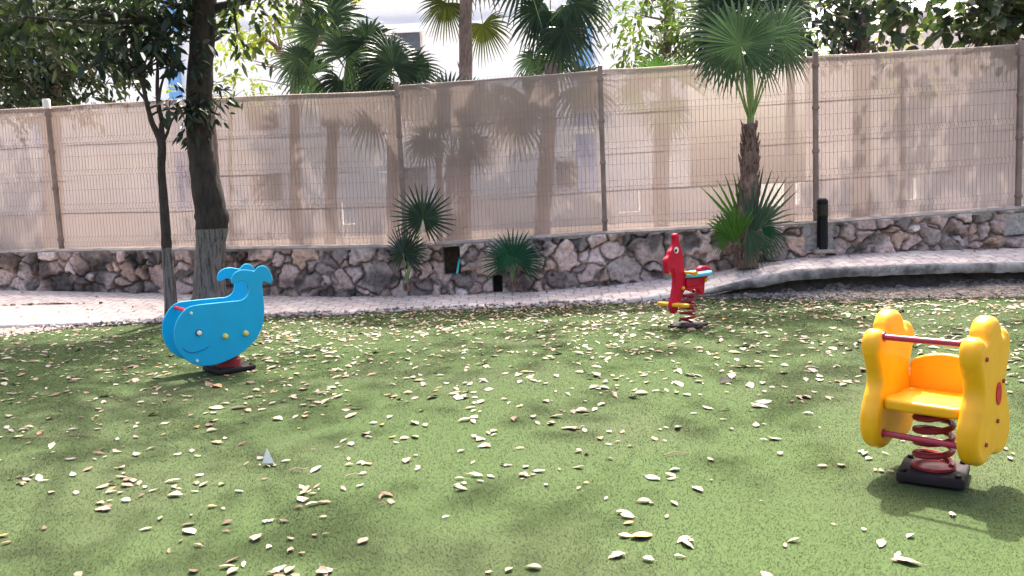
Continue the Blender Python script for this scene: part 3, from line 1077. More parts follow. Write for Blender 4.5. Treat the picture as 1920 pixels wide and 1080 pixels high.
def tree(name, label, cat, trunk_pts, trunk_rad, clusters, bark_m, leaf_m, leaf_len, wr=0.42, seed=1, sides=12, branch_from=0.6, br=0.05, group=None, extra_limbs=(), twigs=0, spray=2.6):
    random.seed(seed)
    base = Vector(trunk_pts[0])
    root = empty(name, base)
    tag(root, label, cat, group)
    mb = MB()
    P, R = smooth_path(trunk_pts, trunk_rad)
    mb.tube(P, R, sides, jitter=0.06)
    lo = int(len(P) * branch_from)
    for (c, rad, n) in clusters:
        # nearest-lower trunk point feeds the cluster
        c = Vector(c)
        cand = [p for p in P[lo:] if p.z < c.z - 0.1] or [P[-1]]
        s = min(cand, key=lambda p: (p - c).length)
        limb(mb, s, c, br, br * 0.25, 7, 6, 0.08)
        for _ in range(twigs):
            dv = Vector((random.gauss(0, 1), random.gauss(0, 1), random.gauss(0, 0.6)))
            dv.normalize()
            limb(mb, c, c + Vector((dv.x * rad[0], dv.y * rad[1], dv.z * rad[2])) * 0.9, br * 0.25, br * 0.08, 5, 4, 0.1)
    for (a, b, r0, r1) in extra_limbs:
        limb(mb, a, b, r0, r1, 8, 7, 0.06)
    mb.build('trunk', bark_m, root, base, angle=None)
    me = crown_mesh('crown', clusters, leaf_len, wr, seed, spray=spray)
    o = link_mesh('crown', me, leaf_m, root, smooth=False)
    o.location = -base
    return root


def fan_mesh(mb, hub, axis, normal, R, nseg=34, spread=300, split=0.5, droop=0.25, fold=0.5, seed=0, wscale=1.0, mi=0):
    """fan leaf: segments joined near the hub, free and drooping towards their tips"""
    r = random.Random(seed)
    hub = Vector(hub); axis = Vector(axis).normalized(); normal = Vector(normal)
    normal = (normal - axis * normal.dot(axis)).normalized()
    side = axis.cross(normal).normalized()
    half = math.radians(spread) / 2
    dth = 2 * half / nseg
    rows = (0.0, 0.25, split, 0.75, 1.0)
    for k in range(nseg):
        th = -half + dth * (k + 0.5)
        d = axis * math.cos(th) + side * math.sin(th)
        w = axis * -math.sin(th) + side * math.cos(th)
        ln = R * (0.80 + 0.20 * math.cos(th * 0.55)) * r.uniform(0.92, 1.05)
        dr = droop * r.uniform(0.7, 1.4)
        tw = r.uniform(-0.35, 0.35)
        bend = normal * -0.10 * (1 + 0.8 * abs(th) / half)
        vs = []
        for t in rows:
            hw = t * ln * math.tan(dth / 2) * 1.04 if t <= split else split * ln * math.tan(dth / 2) * 1.04 * (1 - ((t - split) / (1 - split)) ** 1.3) * wscale + 0.002
            p = hub + d * (t * ln) + bend * (t * t * ln) + Vector((0, 0, -1)) * (dr * ln * max(0, t - 0.25) ** 2 * 1.6)
            f = normal * (hw * fold)
            wv = (w + normal * (tw * max(0, t - split))).normalized()
            vs += [p - wv * hw - f, p + f * 0.9, p + wv * hw - f]
        fs = []
        for i in range(len(rows) - 1):
            a = i * 3
            fs += [(a, a + 1, a + 4, a + 3), (a + 1, a + 2, a + 5, a + 4)]
        mb.add(vs, fs, mi)


def frond(parent, org, start, hub, normal, R, mat, droop=0.25, spread=300, nseg=34, seed=0, axis=None, split=0.5, rp=0.009):
    """a leaf on its stalk, one part of the palm"""
    start, hub = Vector(start), Vector(hub)
    mb = MB()
    d = hub - start
    mid = start.lerp(hub, 0.5) + Vector((0, 0, 0.12 * Vector((d.x, d.y, 0)).length))
    P, Rr = smooth_path([start, mid, hub], [rp * 1.5, rp, rp * 0.7], 4)
    mb.tube(P, Rr, 6, mi=1)
    ax = Vector(axis) if axis is not None else (hub - mid)
    fan_mesh(mb, hub, ax, normal, R, nseg, spread, split, droop, seed=seed)
    return mb.build('frond', [mat, M['petiole']], parent, org, smooth=False)


def palm_trunk(mb, pts, rad, rough=0.12, rings=0):
    P, R = smooth_path(pts, rad, 8)
    mb.tube(P, R, 12, jitter=rough)
    # old leaf bases standing off the trunk
    for i in range(rings):
        t = random.random()
        k = min(len(P) - 2, int(t * (len(P) - 1)))
        p, r = P[k], R[k]
        a = random.uniform(0, 2 * math.pi)
        o = Vector((math.cos(a), math.sin(a), 0))
        s = p + o * r * 0.85
        mb.tube([s, s + o * 0.03 + Vector((0, 0, 0.07)), s + o * random.uniform(0.035, 0.06) + Vector((0, 0, random.uniform(0.10, 0.16)))], [0.022, 0.016, 0.004], 5)


def toward_cam(p):
    return (EYE - Vector(p)).normalized()


def build_plants():
    g = lambda px, py, Y: tuple(atY(px, py, Y))
    # --- big leaning tree with limewashed foot
    Y = 11.75
    pts = [g(392, 565, Y), g(393, 505, Y), g(396, 440, Y), g(397, 405, Y), g(384, 330, Y), g(373, 250, Y), g(375, 150, Y), g(382, 20, Y), g(388, -120, Y + 0.1), g(400, -330, Y)]
    rad = [0.235, 0.19, 0.205, 0.225, 0.185, 0.165, 0.165, 0.16, 0.15, 0.11]
    cl = []
    r = random.Random(5)
    for (x, y, z, R, n) in [(-6.6, 10.6, 6.3, 1.5, 560), (-5.2, 9.6, 6.8, 1.4, 520), (-3.6, 10.4, 7.2, 1.5, 640), (-2.4, 11.6, 6.6, 1.3, 540), (-4.6, 12.8, 7.2, 1.6, 620), (-6.4, 12.6, 6.8, 1.4, 520),
                            (0.5, 8.0, 7.6, 1.0, 330), (-0.7, 7.7, 7.4, 0.9, 260), (-2.4, 7.4, 7.4, 0.8, 150), (-1.4, 10.2, 7.4, 1.2, 420), (-0.4, 11.6, 7.6, 1.1, 330), (-3.2, 8.4, 7.2, 1.2, 380), (-4.2, 11.6, 5.6, 0.9, 330),  # clusters at the row's start hang unseen, added to shade the near turf
                            (-7.6, 11.4, 5.2, 1.2, 420), (-6.3, 12.0, 4.9, 0.8, 260)]:
        cl.append(((x, y, z), (R, R, R * 0.7), int(n * 1.5)))
    # foliage hanging into the top of the picture, and sprouts on the trunk
    for (px, py, Yc, R, n) in [(470, 5, 11.9, 0.32, 120), (535, -15, 12.0, 0.40, 160), (290, 0, 11.6, 0.42, 180), (215, 20, 11.5, 0.5, 230), (120, 15, 11.5, 0.5, 220), (30, 30, 11.6, 0.5, 220), (445, 62, 11.9, 0.16, 40), (375, -25, 11.4, 0.3, 90)]:
        cl.append((g(px, py, Yc), (R * 1.3, R, R * 0.75), n))
    t = tree('leaning_tree', 'thick dark leaning trunk with limewashed foot behind the blue whale', 'tree', pts, rad, cl, M['bark_big'], M['leaf_dark'], 0.17, 0.42, 11, 16, 0.75, 0.06, twigs=1)
    sp = [(g(378, 185, Y - 0.16), (0.16, 0.12, 0.2), 90), (g(365, 215, Y - 0.16), (0.18, 0.1, 0.14), 70), (g(398, 175, Y - 0.1), (0.12, 0.1, 0.16), 60)]
    me = crown_mesh('sprout', sp, 0.14, 0.36, 77, 0.7)
    o = link_mesh('sprout', me, M['leaf_deep'], t, smooth=False)
    o.location = -Vector(pts[0])
    # --- thin forked tree
    Y = 11.35
    pts = [g(322, 592, Y), g(318, 530, Y), g(313, 470, Y), g(309, 400, Y), g(303, 320, Y), g(303, 268, Y), g(286, 232, Y), g(276, 195, Y), g(264, 140, Y)]
    rad = [0.095, 0.078, 0.07, 0.058, 0.052, 0.054, 0.036, 0.030, 0.022]
    cl = []
    for (px, py, R, n) in [(285, 70, 0.3, 80), (330, 85, 0.26, 66), (228, 95, 0.28, 66), (300, 105, 0.2, 36), (348, 112, 0.16, 30), (200, 112, 0.2, 40), (270, 40, 0.34, 80), (335, 45, 0.3, 64), (215, 60, 0.3, 70), (250, 112, 0.14, 24), (337, 196, 0.07, 14), (318, 185, 0.05, 9)]:
        cl.append((g(px, py, Y + random.uniform(-0.25, 0.25)), (R, R, R * 0.7), n))
    ex = [(g(304, 272, Y), g(304, 228, Y), 0.038, 0.032), (g(304, 228, Y), g(296, 110, Y + 0.1), 0.032, 0.018), (g(305, 268, Y), g(335, 208, Y - 0.1), 0.022, 0.01), (g(280, 195, Y), g(248, 150, Y), 0.022, 0.008), (g(297, 210, Y), g(316, 120, Y), 0.024, 0.01), (g(283, 215, Y), g(268, 120, Y), 0.02, 0.01)]
    tree('forked_tree', 'slender dark tree with forked stem and large drooping leaves', 'tree', pts, rad, cl, M['bark_thin'], M['leaf_deep'], 0.17, 0.42, 12, 9, 0.7, 0.018, extra_limbs=ex, spray=1.5)

    # --- trees beyond the fence
    grp = 'trees beyond the fence'

    def crown_px(lst, Yc, dens, flat=0.85):
        return [(g(px, py, Yc + random.uniform(-0.8, 0.8)), (R, R, R * flat), int(dens * R * R)) for px, py, R in lst]
    random.seed(2)
    Y = 17.0
    cl = crown_px([(20, 60, 1.1), (90, 110, 1.0), (150, 60, 1.0), (40, 150, 0.9), (200, 30, 0.9), (120, 0, 1.3), (-60, 90, 1.2), (0, -60, 1.5), (130, 165, 0.6), (220, 110, 0.55), (60, 185, 0.6)], Y, 700)
    b = Vector(g(95, 420, Y)); b.z = 0.48
    tree('dense_tree', 'dense dark round tree standing behind the left end of the fence', 'tree', [b, g(98, 250, Y), g(100, 120, Y), g(90, -20, Y)], [0.2, 0.17, 0.14, 0.08], cl, M['bark_grey'], M['leaf_dark'], 0.18, 0.45, 21, 9, 0.4, 0.05)
    Y = 20.5
    cl = crown_px([(-190, 60, 1.6), (-120, -10, 1.6), (-80, 130, 1.3), (-250, 130, 1.4), (10, 165, 0.9)], Y, 420)
    b = Vector(g(-150, 420, Y)); b.z = 0.48
    tree('dense_tree', 'broad dark tree partly outside the left edge, behind the fence', 'tree', [b, g(-150, 250, Y), g(-140, 100, Y)], [0.25, 0.2, 0.12], cl, M['bark_grey'], M['leaf_deep'], 0.22, 0.45, 22, 9, 0.4, 0.06)
    # reddish bare-limbed tree
    Y = 16.0
    b = Vector(g(552, 420, Y)); b.z = 0.48
    cl = crown_px([(470, 40, 0.45), (510, 60, 0.4), (430, 100, 0.35), (490, 10, 0.5), (540, 60, 0.3), (600, 10, 0.45), (430, 50, 0.4), (470, 150, 0.3)], Y, 420)
    ex = [(g(552, 160, Y), g(520, 90, Y), 0.07, 0.045), (g(520, 90, Y), g(485, 55, Y), 0.045, 0.02), (g(552, 160, Y), g(580, 120, Y), 0.05, 0.02), (g(530, 110, Y), g(505, 30, Y), 0.03, 0.012), (g(545, 130, Y), g(480, 120, Y), 0.02, 0.008), (g(585, 60, Y), g(566, -30, Y), 0.08, 0.08), (g(552, 150, Y), g(585, 60, Y), 0.06, 0.08),
          (g(640, 40, Y), g(700, -30, Y), 0.05, 0.06), (g(585, 90, Y), g(640, 40, Y), 0.06, 0.05)]
    tree('sparse_tree', 'sparse tree with bare reddish limbs and yellow green leaves left of the palms', 'tree', [b, g(553, 250, Y), g(552, 160, Y), g(545, 130, Y)], [0.12, 0.1, 0.085, 0.06], cl, M['bark_pink'], M['leaf_yellow'], 0.15, 0.5, 23, 9, 0.5, 0.014, extra_limbs=ex)
    # mid green tree between the palm crowns
    Y = 17.5
    b = Vector(g(1240, 420, Y)); b.z = 0.48
    cl = crown_px([(1190, 20, 0.6), (1250, 10, 0.7), (1230, 70, 0.6), (1280, 90, 0.6), (1200, 90, 0.45), (1300, 30, 0.7), (1330, 110, 0.5)], Y, 520)
    tree('leafy_tree', 'sunlit yellow green tree left of the tall front palm, behind the fence', 'tree', [b, g(1245, 250, Y), g(1250, 90, Y), g(1255, -30, Y)], [0.14, 0.12, 0.09, 0.05], cl, M['bark_grey'], M['leaf_mid'], 0.17, 0.45, 24, 9, 0.5, 0.03)
    # right: brown trunk with dark leaves
    Y = 15.0
    b = Vector(g(1615, 400, Y)); b.z = 0.48
    cl = crown_px([(1575, 45, 0.3), (1640, 45, 0.32), (1560, 80, 0.22), (1660, 70, 0.24), (1590, 10, 0.4), (1545, 10, 0.4), (1640, 0, 0.4), (1600, 80, 0.2), (1530, 50, 0.35)], Y - 0.2, 720)
    tree('brown_trunk_tree', 'brown trunk with dark leaf clusters right of the tall palm, behind the fence', 'tree', [b, g(1616, 200, Y), g(1612, 60, Y), g(1608, -60, Y)], [0.17, 0.16, 0.14, 0.12], cl, M['bark_grey'], M['leaf_deep'], 0.2, 0.62, 25, 10, 0.5, 0.03)
    Y = 19.0
    b = Vector(g(1480, 420, Y)); b.z = 0.48
    cl = crown_px([(1480, 40, 0.8), (1520, 60, 0.6), (1440, 20, 0.7), (1500, -20, 0.9), (1540, 90, 0.4)], Y, 330)
    tree('leafy_tree', 'grey green tree behind the tall front palm crown', 'tree', [b, g(1482, 250, Y), g(1484, 60, Y)], [0.13, 0.11, 0.06], cl, M['bark_grey'], M['leaf_mid'], 0.17, 0.45, 26, 9, 0.5, 0.03)
    # big-leaved branch reaching in at the top right; its trunk stands outside the frame
    Y = 12.9
    b = Vector(g(2120, 420, Y)); b.z = 0.48
    cl = [(g(px, py, Y), (R, R * 0.8, R * 0.75), n) for px, py, R, n in [(1735, 10, 0.26, 70), (1780, 30, 0.24, 60), (1765, 60, 0.12, 22), (1850, 30, 0.28, 80), (1890, 45, 0.28, 90), (1860, 70, 0.16, 44), (1905, 10, 0.35, 100), (1830, -30, 0.4, 100), (1710, -20, 0.25, 50), (1960, 60, 0.5, 150), (2000, -60, 0.9, 300), (2080, -160, 1.2, 420)]]
    cl += [((x, y, z), (R, R, R * 0.6), n) for x, y, z, R, n in [(6.8, 12.2, 7.6, 1.4, 330), (5.0, 13.0, 8.0, 1.4, 330), (3.2, 12.6, 8.2, 1.3, 300), (1.6, 13.4, 8.2, 1.2, 260), (4.6, 11.0, 8.2, 1.0, 170), (2.4, 10.6, 8.4, 0.9, 130), (7.4, 9.6, 7.8, 1.1, 180)]]  # out-of-frame clusters added high up to shade the right-hand turf
    tree('large_leaf_tree', 'tree with large rounded dark leaves hanging over the right end of the fence', 'tree', [b, g(2110, 200, Y), g(2080, 20, Y), g(2060, -140, Y)], [0.18, 0.15, 0.12, 0.06], cl, M['bark_grey'], M['leaf_dark'], 0.21, 0.68, 27, 10, 0.4, 0.022)
    # yellowish bush top above the fence, right
    Y = 18
    b = Vector(g(1690, 400, Y)); b.z = 0.48
    cl = crown_px([(1690, 78, 0.42), (1660, 90, 0.3), (1720, 90, 0.3), (1700, 150, 0.6)], Y, 380)
    tree('shrub', 'pale yellow green shrub showing above the fence at the right', 'shrub', [b, g(1692, 200, Y), g(1690, 90, Y)], [0.06, 0.05, 0.02], cl, M['bark_grey'], M['leaf_yellow'], 0.13, 0.45, 28, 7, 0.4, 0.012)
    Y = 22
    b = Vector(g(430, 420, Y)); b.z = 0.48
    cl = crown_px([(460, 165, 0.6), (420, 170, 0.5), (350, 170, 0.4), (500, 180, 0.5)], Y, 300)
    tree('shrub', 'pale yellow green shrub above the fence beside the dark leaning trunk', 'shrub', [b, g(432, 250, Y), g(440, 170, Y)], [0.06, 0.05, 0.02], cl, M['bark_grey'], M['leaf_yellow'], 0.14, 0.45, 29, 7, 0.4, 0.012)

    # --- palms
    def palm(label, base, top, r0, r1, fronds, leafm, barkm, seed, rings=0, mid=None, group=None):
        random.seed(seed)
        base = Vector(base); top = Vector(top)
        root = empty('fan_palm', base)
        tag(root, label, 'palm', group)
        mb = MB()
        mm = Vector(mid) if mid else base.lerp(top, 0.5) + Vector((random.uniform(-0.04, 0.04), 0, 0))
        palm_trunk(mb, [base, mm, top], [r0, (r0 + r1) / 2, r1], 0.1, rings)
        mb.build('trunk', barkm, root, base, angle=None)
        for k, fr in enumerate(fronds):
            hub, nrm, R = fr[0], fr[1], fr[2]
            kw = dict(fr[3]) if len(fr) > 3 else {}
            st = kw.pop('start', top)
            mt = kw.pop('mat', leafm)
            frond(root, base, st, hub, nrm, R, mt, seed=seed * 50 + k, **kw)
        return root
    tc = toward_cam

    def facing(p, dx=0.0, dz=0.0):
        n = tc(p) + Vector((dx, 0, dz))
        return n.normalized()
    # tall palm in front of the fence
    Y = 11.6
    P = lambda px, py, dy=0.0: Vector(atY(px, py, Y + dy))
    top = P(1407, 232)
    fr = [(P(1455, 66, -0.35), facing(P(1455, 66), 0.12, 0.2), 0.56, dict(axis=(0.3, -0.1, 1), droop=0.12, nseg=38, spread=348)),
          (P(1388, 84, -0.5), facing(P(1388, 84), -0.25, 0.35), 0.72, dict(axis=(-0.45, -0.1, 1), droop=0.14, nseg=42, spread=345)),
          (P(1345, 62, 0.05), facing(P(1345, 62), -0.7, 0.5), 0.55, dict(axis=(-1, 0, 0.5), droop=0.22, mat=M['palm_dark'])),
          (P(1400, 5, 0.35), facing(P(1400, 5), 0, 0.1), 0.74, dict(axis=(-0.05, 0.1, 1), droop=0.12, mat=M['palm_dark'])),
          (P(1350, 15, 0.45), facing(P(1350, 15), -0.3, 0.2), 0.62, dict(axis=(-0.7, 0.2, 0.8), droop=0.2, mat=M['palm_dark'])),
          (P(1468, 88, -0.1), facing(P(1468, 88), 0.6, 0.5), 0.44, dict(axis=(0.6, -0.3, -0.7), droop=0.4, spread=200, nseg=24)),
          (P(1412, 98, -0.3), facing(P(1412, 98), 0.05, 0.4), 0.36, dict(axis=(0.15, -0.4, -0.9), droop=0.3, spread=190, nseg=24)),
          (P(1352, 92, -0.1), facing(P(1352, 92), -0.4, 0.4), 0.44, dict(axis=(-0.4, -0.3, -0.8), droop=0.4, spread=200, nseg=24)),
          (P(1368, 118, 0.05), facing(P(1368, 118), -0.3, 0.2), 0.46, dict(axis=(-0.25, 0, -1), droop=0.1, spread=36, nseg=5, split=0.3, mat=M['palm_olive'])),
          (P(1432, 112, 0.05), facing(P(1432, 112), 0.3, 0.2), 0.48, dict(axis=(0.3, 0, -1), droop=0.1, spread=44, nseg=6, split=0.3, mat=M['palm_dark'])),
          (P(1478, 10, 0.3), facing(P(1478, 10), 0.5, 0.1), 0.5, dict(axis=(0.7, 0.2, 0.7), droop=0.2, mat=M['palm_dark']))]
    tp = palm('tall fan palm with shaggy brown trunk standing in front of the fence', P(1398, 500), top, 0.17, 0.075, fr, M['palm'], M['palm_bark'], 3, 130, P(1404, 340))
    # green leaf shaft above the trunk
    mb = MB()
    mb.tube([top + Vector((0, 0, -0.05)), P(1408, 200), P(1407, 150), P(1405, 110)], [0.05, 0.045, 0.04, 0.02], 8)
    mb.build('leaf_shaft', M['petiole'], tp, P(1398, 500))
    # young palm at its foot
    Y = 11.45
    bs = P(1392, 492)
    fr = [(P(1378, 455, -0.15), facing(P(1378, 455), -0.2, 0.25), 0.52, dict(axis=(-0.2, -0.1, 1), spread=95, nseg=13, droop=0.06, split=0.62)),
          (P(1408, 445, -0.05), facing(P(1408, 445), 0.1, 0.1), 1.0, dict(axis=(0.3, -0.05, 1), spread=60, nseg=9, droop=0.06, split=0.4, mat=M['palm'])),
          (P(1395, 440, 0.1), facing(P(1395, 440), 0.1, 0.1), 0.9, dict(axis=(-0.2, 0.0, 1), spread=60, nseg=8, droop=0.06, split=0.4)),
          (P(1418, 430), facing(P(1418, 430), 0.3, 0.2), 0.62, dict(axis=(0.9, 0, 0.85), spread=60, nseg=6, droop=0.25, split=0.35, mat=M['palm'])),
          (P(1402, 428, -0.2), facing(P(1402, 428), 0.3, 0.3), 0.52, dict(axis=(0.5, -0.25, -0.9), spread=80, nseg=14, droop=0.12, split=0.5, mat=M['palm'])),
          (P(1375, 430), facing(P(1375, 430), -0.4, 0.3), 0.40, dict(axis=(-0.9, 0, 0.75), spread=75, nseg=8, droop=0.3, split=0.35, mat=M['palm'])),
          (P(1428, 425), facing(P(1428, 425), 0.4, 0.3), 0.42, dict(axis=(0.8, -0.1, -0.6), spread=90, nseg=10, droop=0.3, split=0.4, mat=M['palm_teal'])),
          (P(1372, 445, -0.1), facing(P(1372, 445), -0.2, 0.2), 0.3, dict(axis=(-0.8, -0.2, 0.1), spread=110, nseg=14, droop=0.25, split=0.5))]
    palm('bright green young fan palm clump at the foot of the tall palm', bs, P(1393, 470), 0.06, 0.05, fr, M['palm_bright'], M['palm_bark'], 4, 20)
    # small palms by the niche
    Y = 12.0
    P2 = lambda px, py, dy=0.0: Vector(atY(px, py, Y + dy))
    fr = [(P2(793, 410, -0.2), facing(P2(793, 410), 0.05, 0.1), 0.50, dict(axis=(0.12, -0.1, 1), spread=330, nseg=32, droop=0.04, split=0.42)),
          (P2(756, 475, -0.25), facing(P2(756, 475), -0.9, 0.1), 0.45, dict(axis=(0.0, -0.1, 1), spread=300, nseg=30, droop=0.05, split=0.42)),
          (P2(768, 470, 0.05), facing(P2(768, 470), -0.3, 0.3), 0.30, dict(axis=(0.4, 0.3, 0.8), spread=260, nseg=22, droop=0.1, split=0.42))]
    palm('dark two-leaved fan palm left of the wall niche', P2(764, 545, -0.12), P2(763, 530, -0.12), 0.035, 0.03, fr, M['palm_dark'], M['palm_bark'], 5, 6)
    fr = [(P2(961, 490, -0.25), facing(P2(961, 490), 0.0, 0.35), 0.52, dict(axis=(-0.02, -0.15, 1), spread=250, nseg=30, droop=0.16, split=0.42)),
          (P2(968, 488, -0.2), facing(P2(968, 488), 0.35, 0.4), 0.40, dict(axis=(0.5, -0.2, 0.8), spread=230, nseg=26, droop=0.2, split=0.45)),
          (P2(952, 478, -0.3), facing(P2(952, 478), -0.3, 0.6), 0.26, dict(axis=(-0.3, -0.4, -0.8), spread=170, nseg=20, droop=0.2, split=0.5))]
    palm('small bluish green fan palm on the right of the wall niche', P2(961, 545, -0.12), P2(961, 530, -0.12), 0.035, 0.03, fr, M['palm_teal'], M['palm_bark'], 6, 6)

    # palms beyond the fence
    def back_palm(label, Yb, base_px, top_px, r0, r1, items, leafm, seed, barkm=None, rings=20):
        Q = lambda px, py, dy=0.0: Vector(atY(px, py, Yb + dy))
        b = Q(*base_px); b.z = 0.48
        fr = []
        rr = random.Random(seed)
        for it in items:
            px, py, R, ax, dr = it[:5]
            kw = dict(axis=ax, droop=dr)
            if len(it) > 5: kw.update(it[5])
            h = Q(px, py, rr.uniform(-0.3, 0.2))
            fr.append((h, facing(h, rr.uniform(-0.4, 0.4), rr.uniform(0, 0.4)), R, kw))
        return palm(label, b, Q(*top_px), r0, r1, fr, leafm, barkm or M['palm_bark_grey'], seed, rings)
    back_palm('short fan palm with broad blue green leaf behind the fence, left of the others', 14.0, (615, 420), (625, 190), 0.10, 0.09,
              [(600, 65, 0.75, (-0.05, 0, 1), 0.15, dict(mat=M['palm'])), (650, 105, 0.7, (0.6, 0, 0.6), 0.35, dict(mat=M['palm'])), (690, 80, 0.6, (0.5, 0, 0.8), 0.35), (585, 140, 0.6, (-0.8, 0, 0.2), 0.4, dict(mat=M['palm'])),
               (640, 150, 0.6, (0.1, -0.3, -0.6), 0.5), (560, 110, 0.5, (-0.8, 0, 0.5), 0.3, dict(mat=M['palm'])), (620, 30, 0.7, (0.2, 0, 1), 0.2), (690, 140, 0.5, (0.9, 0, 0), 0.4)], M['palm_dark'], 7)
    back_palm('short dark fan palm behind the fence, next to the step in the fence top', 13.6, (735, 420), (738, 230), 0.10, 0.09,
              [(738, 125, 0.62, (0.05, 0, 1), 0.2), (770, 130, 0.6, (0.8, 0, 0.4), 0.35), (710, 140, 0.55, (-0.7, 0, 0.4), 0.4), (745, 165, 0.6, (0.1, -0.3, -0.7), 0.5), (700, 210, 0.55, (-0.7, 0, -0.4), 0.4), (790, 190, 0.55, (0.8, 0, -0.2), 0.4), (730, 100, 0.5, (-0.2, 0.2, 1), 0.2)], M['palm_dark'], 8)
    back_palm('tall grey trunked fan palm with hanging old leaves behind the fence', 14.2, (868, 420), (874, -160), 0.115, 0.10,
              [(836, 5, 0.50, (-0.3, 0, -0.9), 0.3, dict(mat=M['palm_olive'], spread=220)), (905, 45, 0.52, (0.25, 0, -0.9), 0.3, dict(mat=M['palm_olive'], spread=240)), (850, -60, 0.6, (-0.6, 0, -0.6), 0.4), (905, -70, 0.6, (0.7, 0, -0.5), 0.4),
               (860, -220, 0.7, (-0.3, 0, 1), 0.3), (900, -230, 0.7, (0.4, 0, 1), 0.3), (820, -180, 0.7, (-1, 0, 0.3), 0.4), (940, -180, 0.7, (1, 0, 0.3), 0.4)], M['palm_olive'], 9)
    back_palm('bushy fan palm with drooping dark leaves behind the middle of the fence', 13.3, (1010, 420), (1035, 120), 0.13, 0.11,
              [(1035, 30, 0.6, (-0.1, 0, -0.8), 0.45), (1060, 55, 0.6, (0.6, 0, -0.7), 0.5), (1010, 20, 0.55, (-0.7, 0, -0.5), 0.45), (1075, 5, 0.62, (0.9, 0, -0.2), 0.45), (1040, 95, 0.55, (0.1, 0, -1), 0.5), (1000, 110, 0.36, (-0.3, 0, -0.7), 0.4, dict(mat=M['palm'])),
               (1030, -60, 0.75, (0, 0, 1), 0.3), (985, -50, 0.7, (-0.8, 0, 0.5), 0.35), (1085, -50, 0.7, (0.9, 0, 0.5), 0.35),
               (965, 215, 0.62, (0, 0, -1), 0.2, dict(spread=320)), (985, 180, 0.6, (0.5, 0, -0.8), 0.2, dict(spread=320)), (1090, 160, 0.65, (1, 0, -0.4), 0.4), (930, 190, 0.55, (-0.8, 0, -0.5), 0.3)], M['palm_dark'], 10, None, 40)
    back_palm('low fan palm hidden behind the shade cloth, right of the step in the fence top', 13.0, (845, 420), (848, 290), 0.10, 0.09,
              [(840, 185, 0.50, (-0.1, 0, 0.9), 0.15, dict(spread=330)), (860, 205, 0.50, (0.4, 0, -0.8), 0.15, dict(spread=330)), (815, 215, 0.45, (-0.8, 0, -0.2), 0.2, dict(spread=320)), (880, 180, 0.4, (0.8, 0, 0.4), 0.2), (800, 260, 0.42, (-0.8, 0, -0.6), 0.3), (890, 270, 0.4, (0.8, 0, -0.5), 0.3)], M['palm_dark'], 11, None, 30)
    # spiky upright leaves over the fence top (x 810-840)
    back_palm('young fan palm with upright narrow leaf tips just over the fence top', 13.4, (822, 420), (822, 260), 0.05, 0.05,
              [(822, 230, 0.85, (0.0, 0, 1), 0.05, dict(spread=40, nseg=8, split=0.35)), (812, 240, 0.75, (-0.3, 0, 1), 0.1, dict(spread=40, nseg=6, split=0.35)), (836, 240, 0.8, (0.25, 0, 1), 0.1, dict(spread=40, nseg=6, split=0.35))], M['palm_dark'], 12)
    back_palm('low sunlit palm behind the fence, left of the tall front palm', 14.8, (1235, 420), (1235, 220), 0.08, 0.08,
              [(1230, 150, 0.6, (-0.2, 0, 1), 0.25, dict(spread=180)), (1270, 150, 0.6, (0.5, 0, 0.9), 0.3, dict(spread=180)), (1200, 170, 0.5, (-0.8, 0, 0.6), 0.35), (1250, 200, 0.5, (0.2, 0, -0.8), 0.4)], M['palm_bright'], 13)


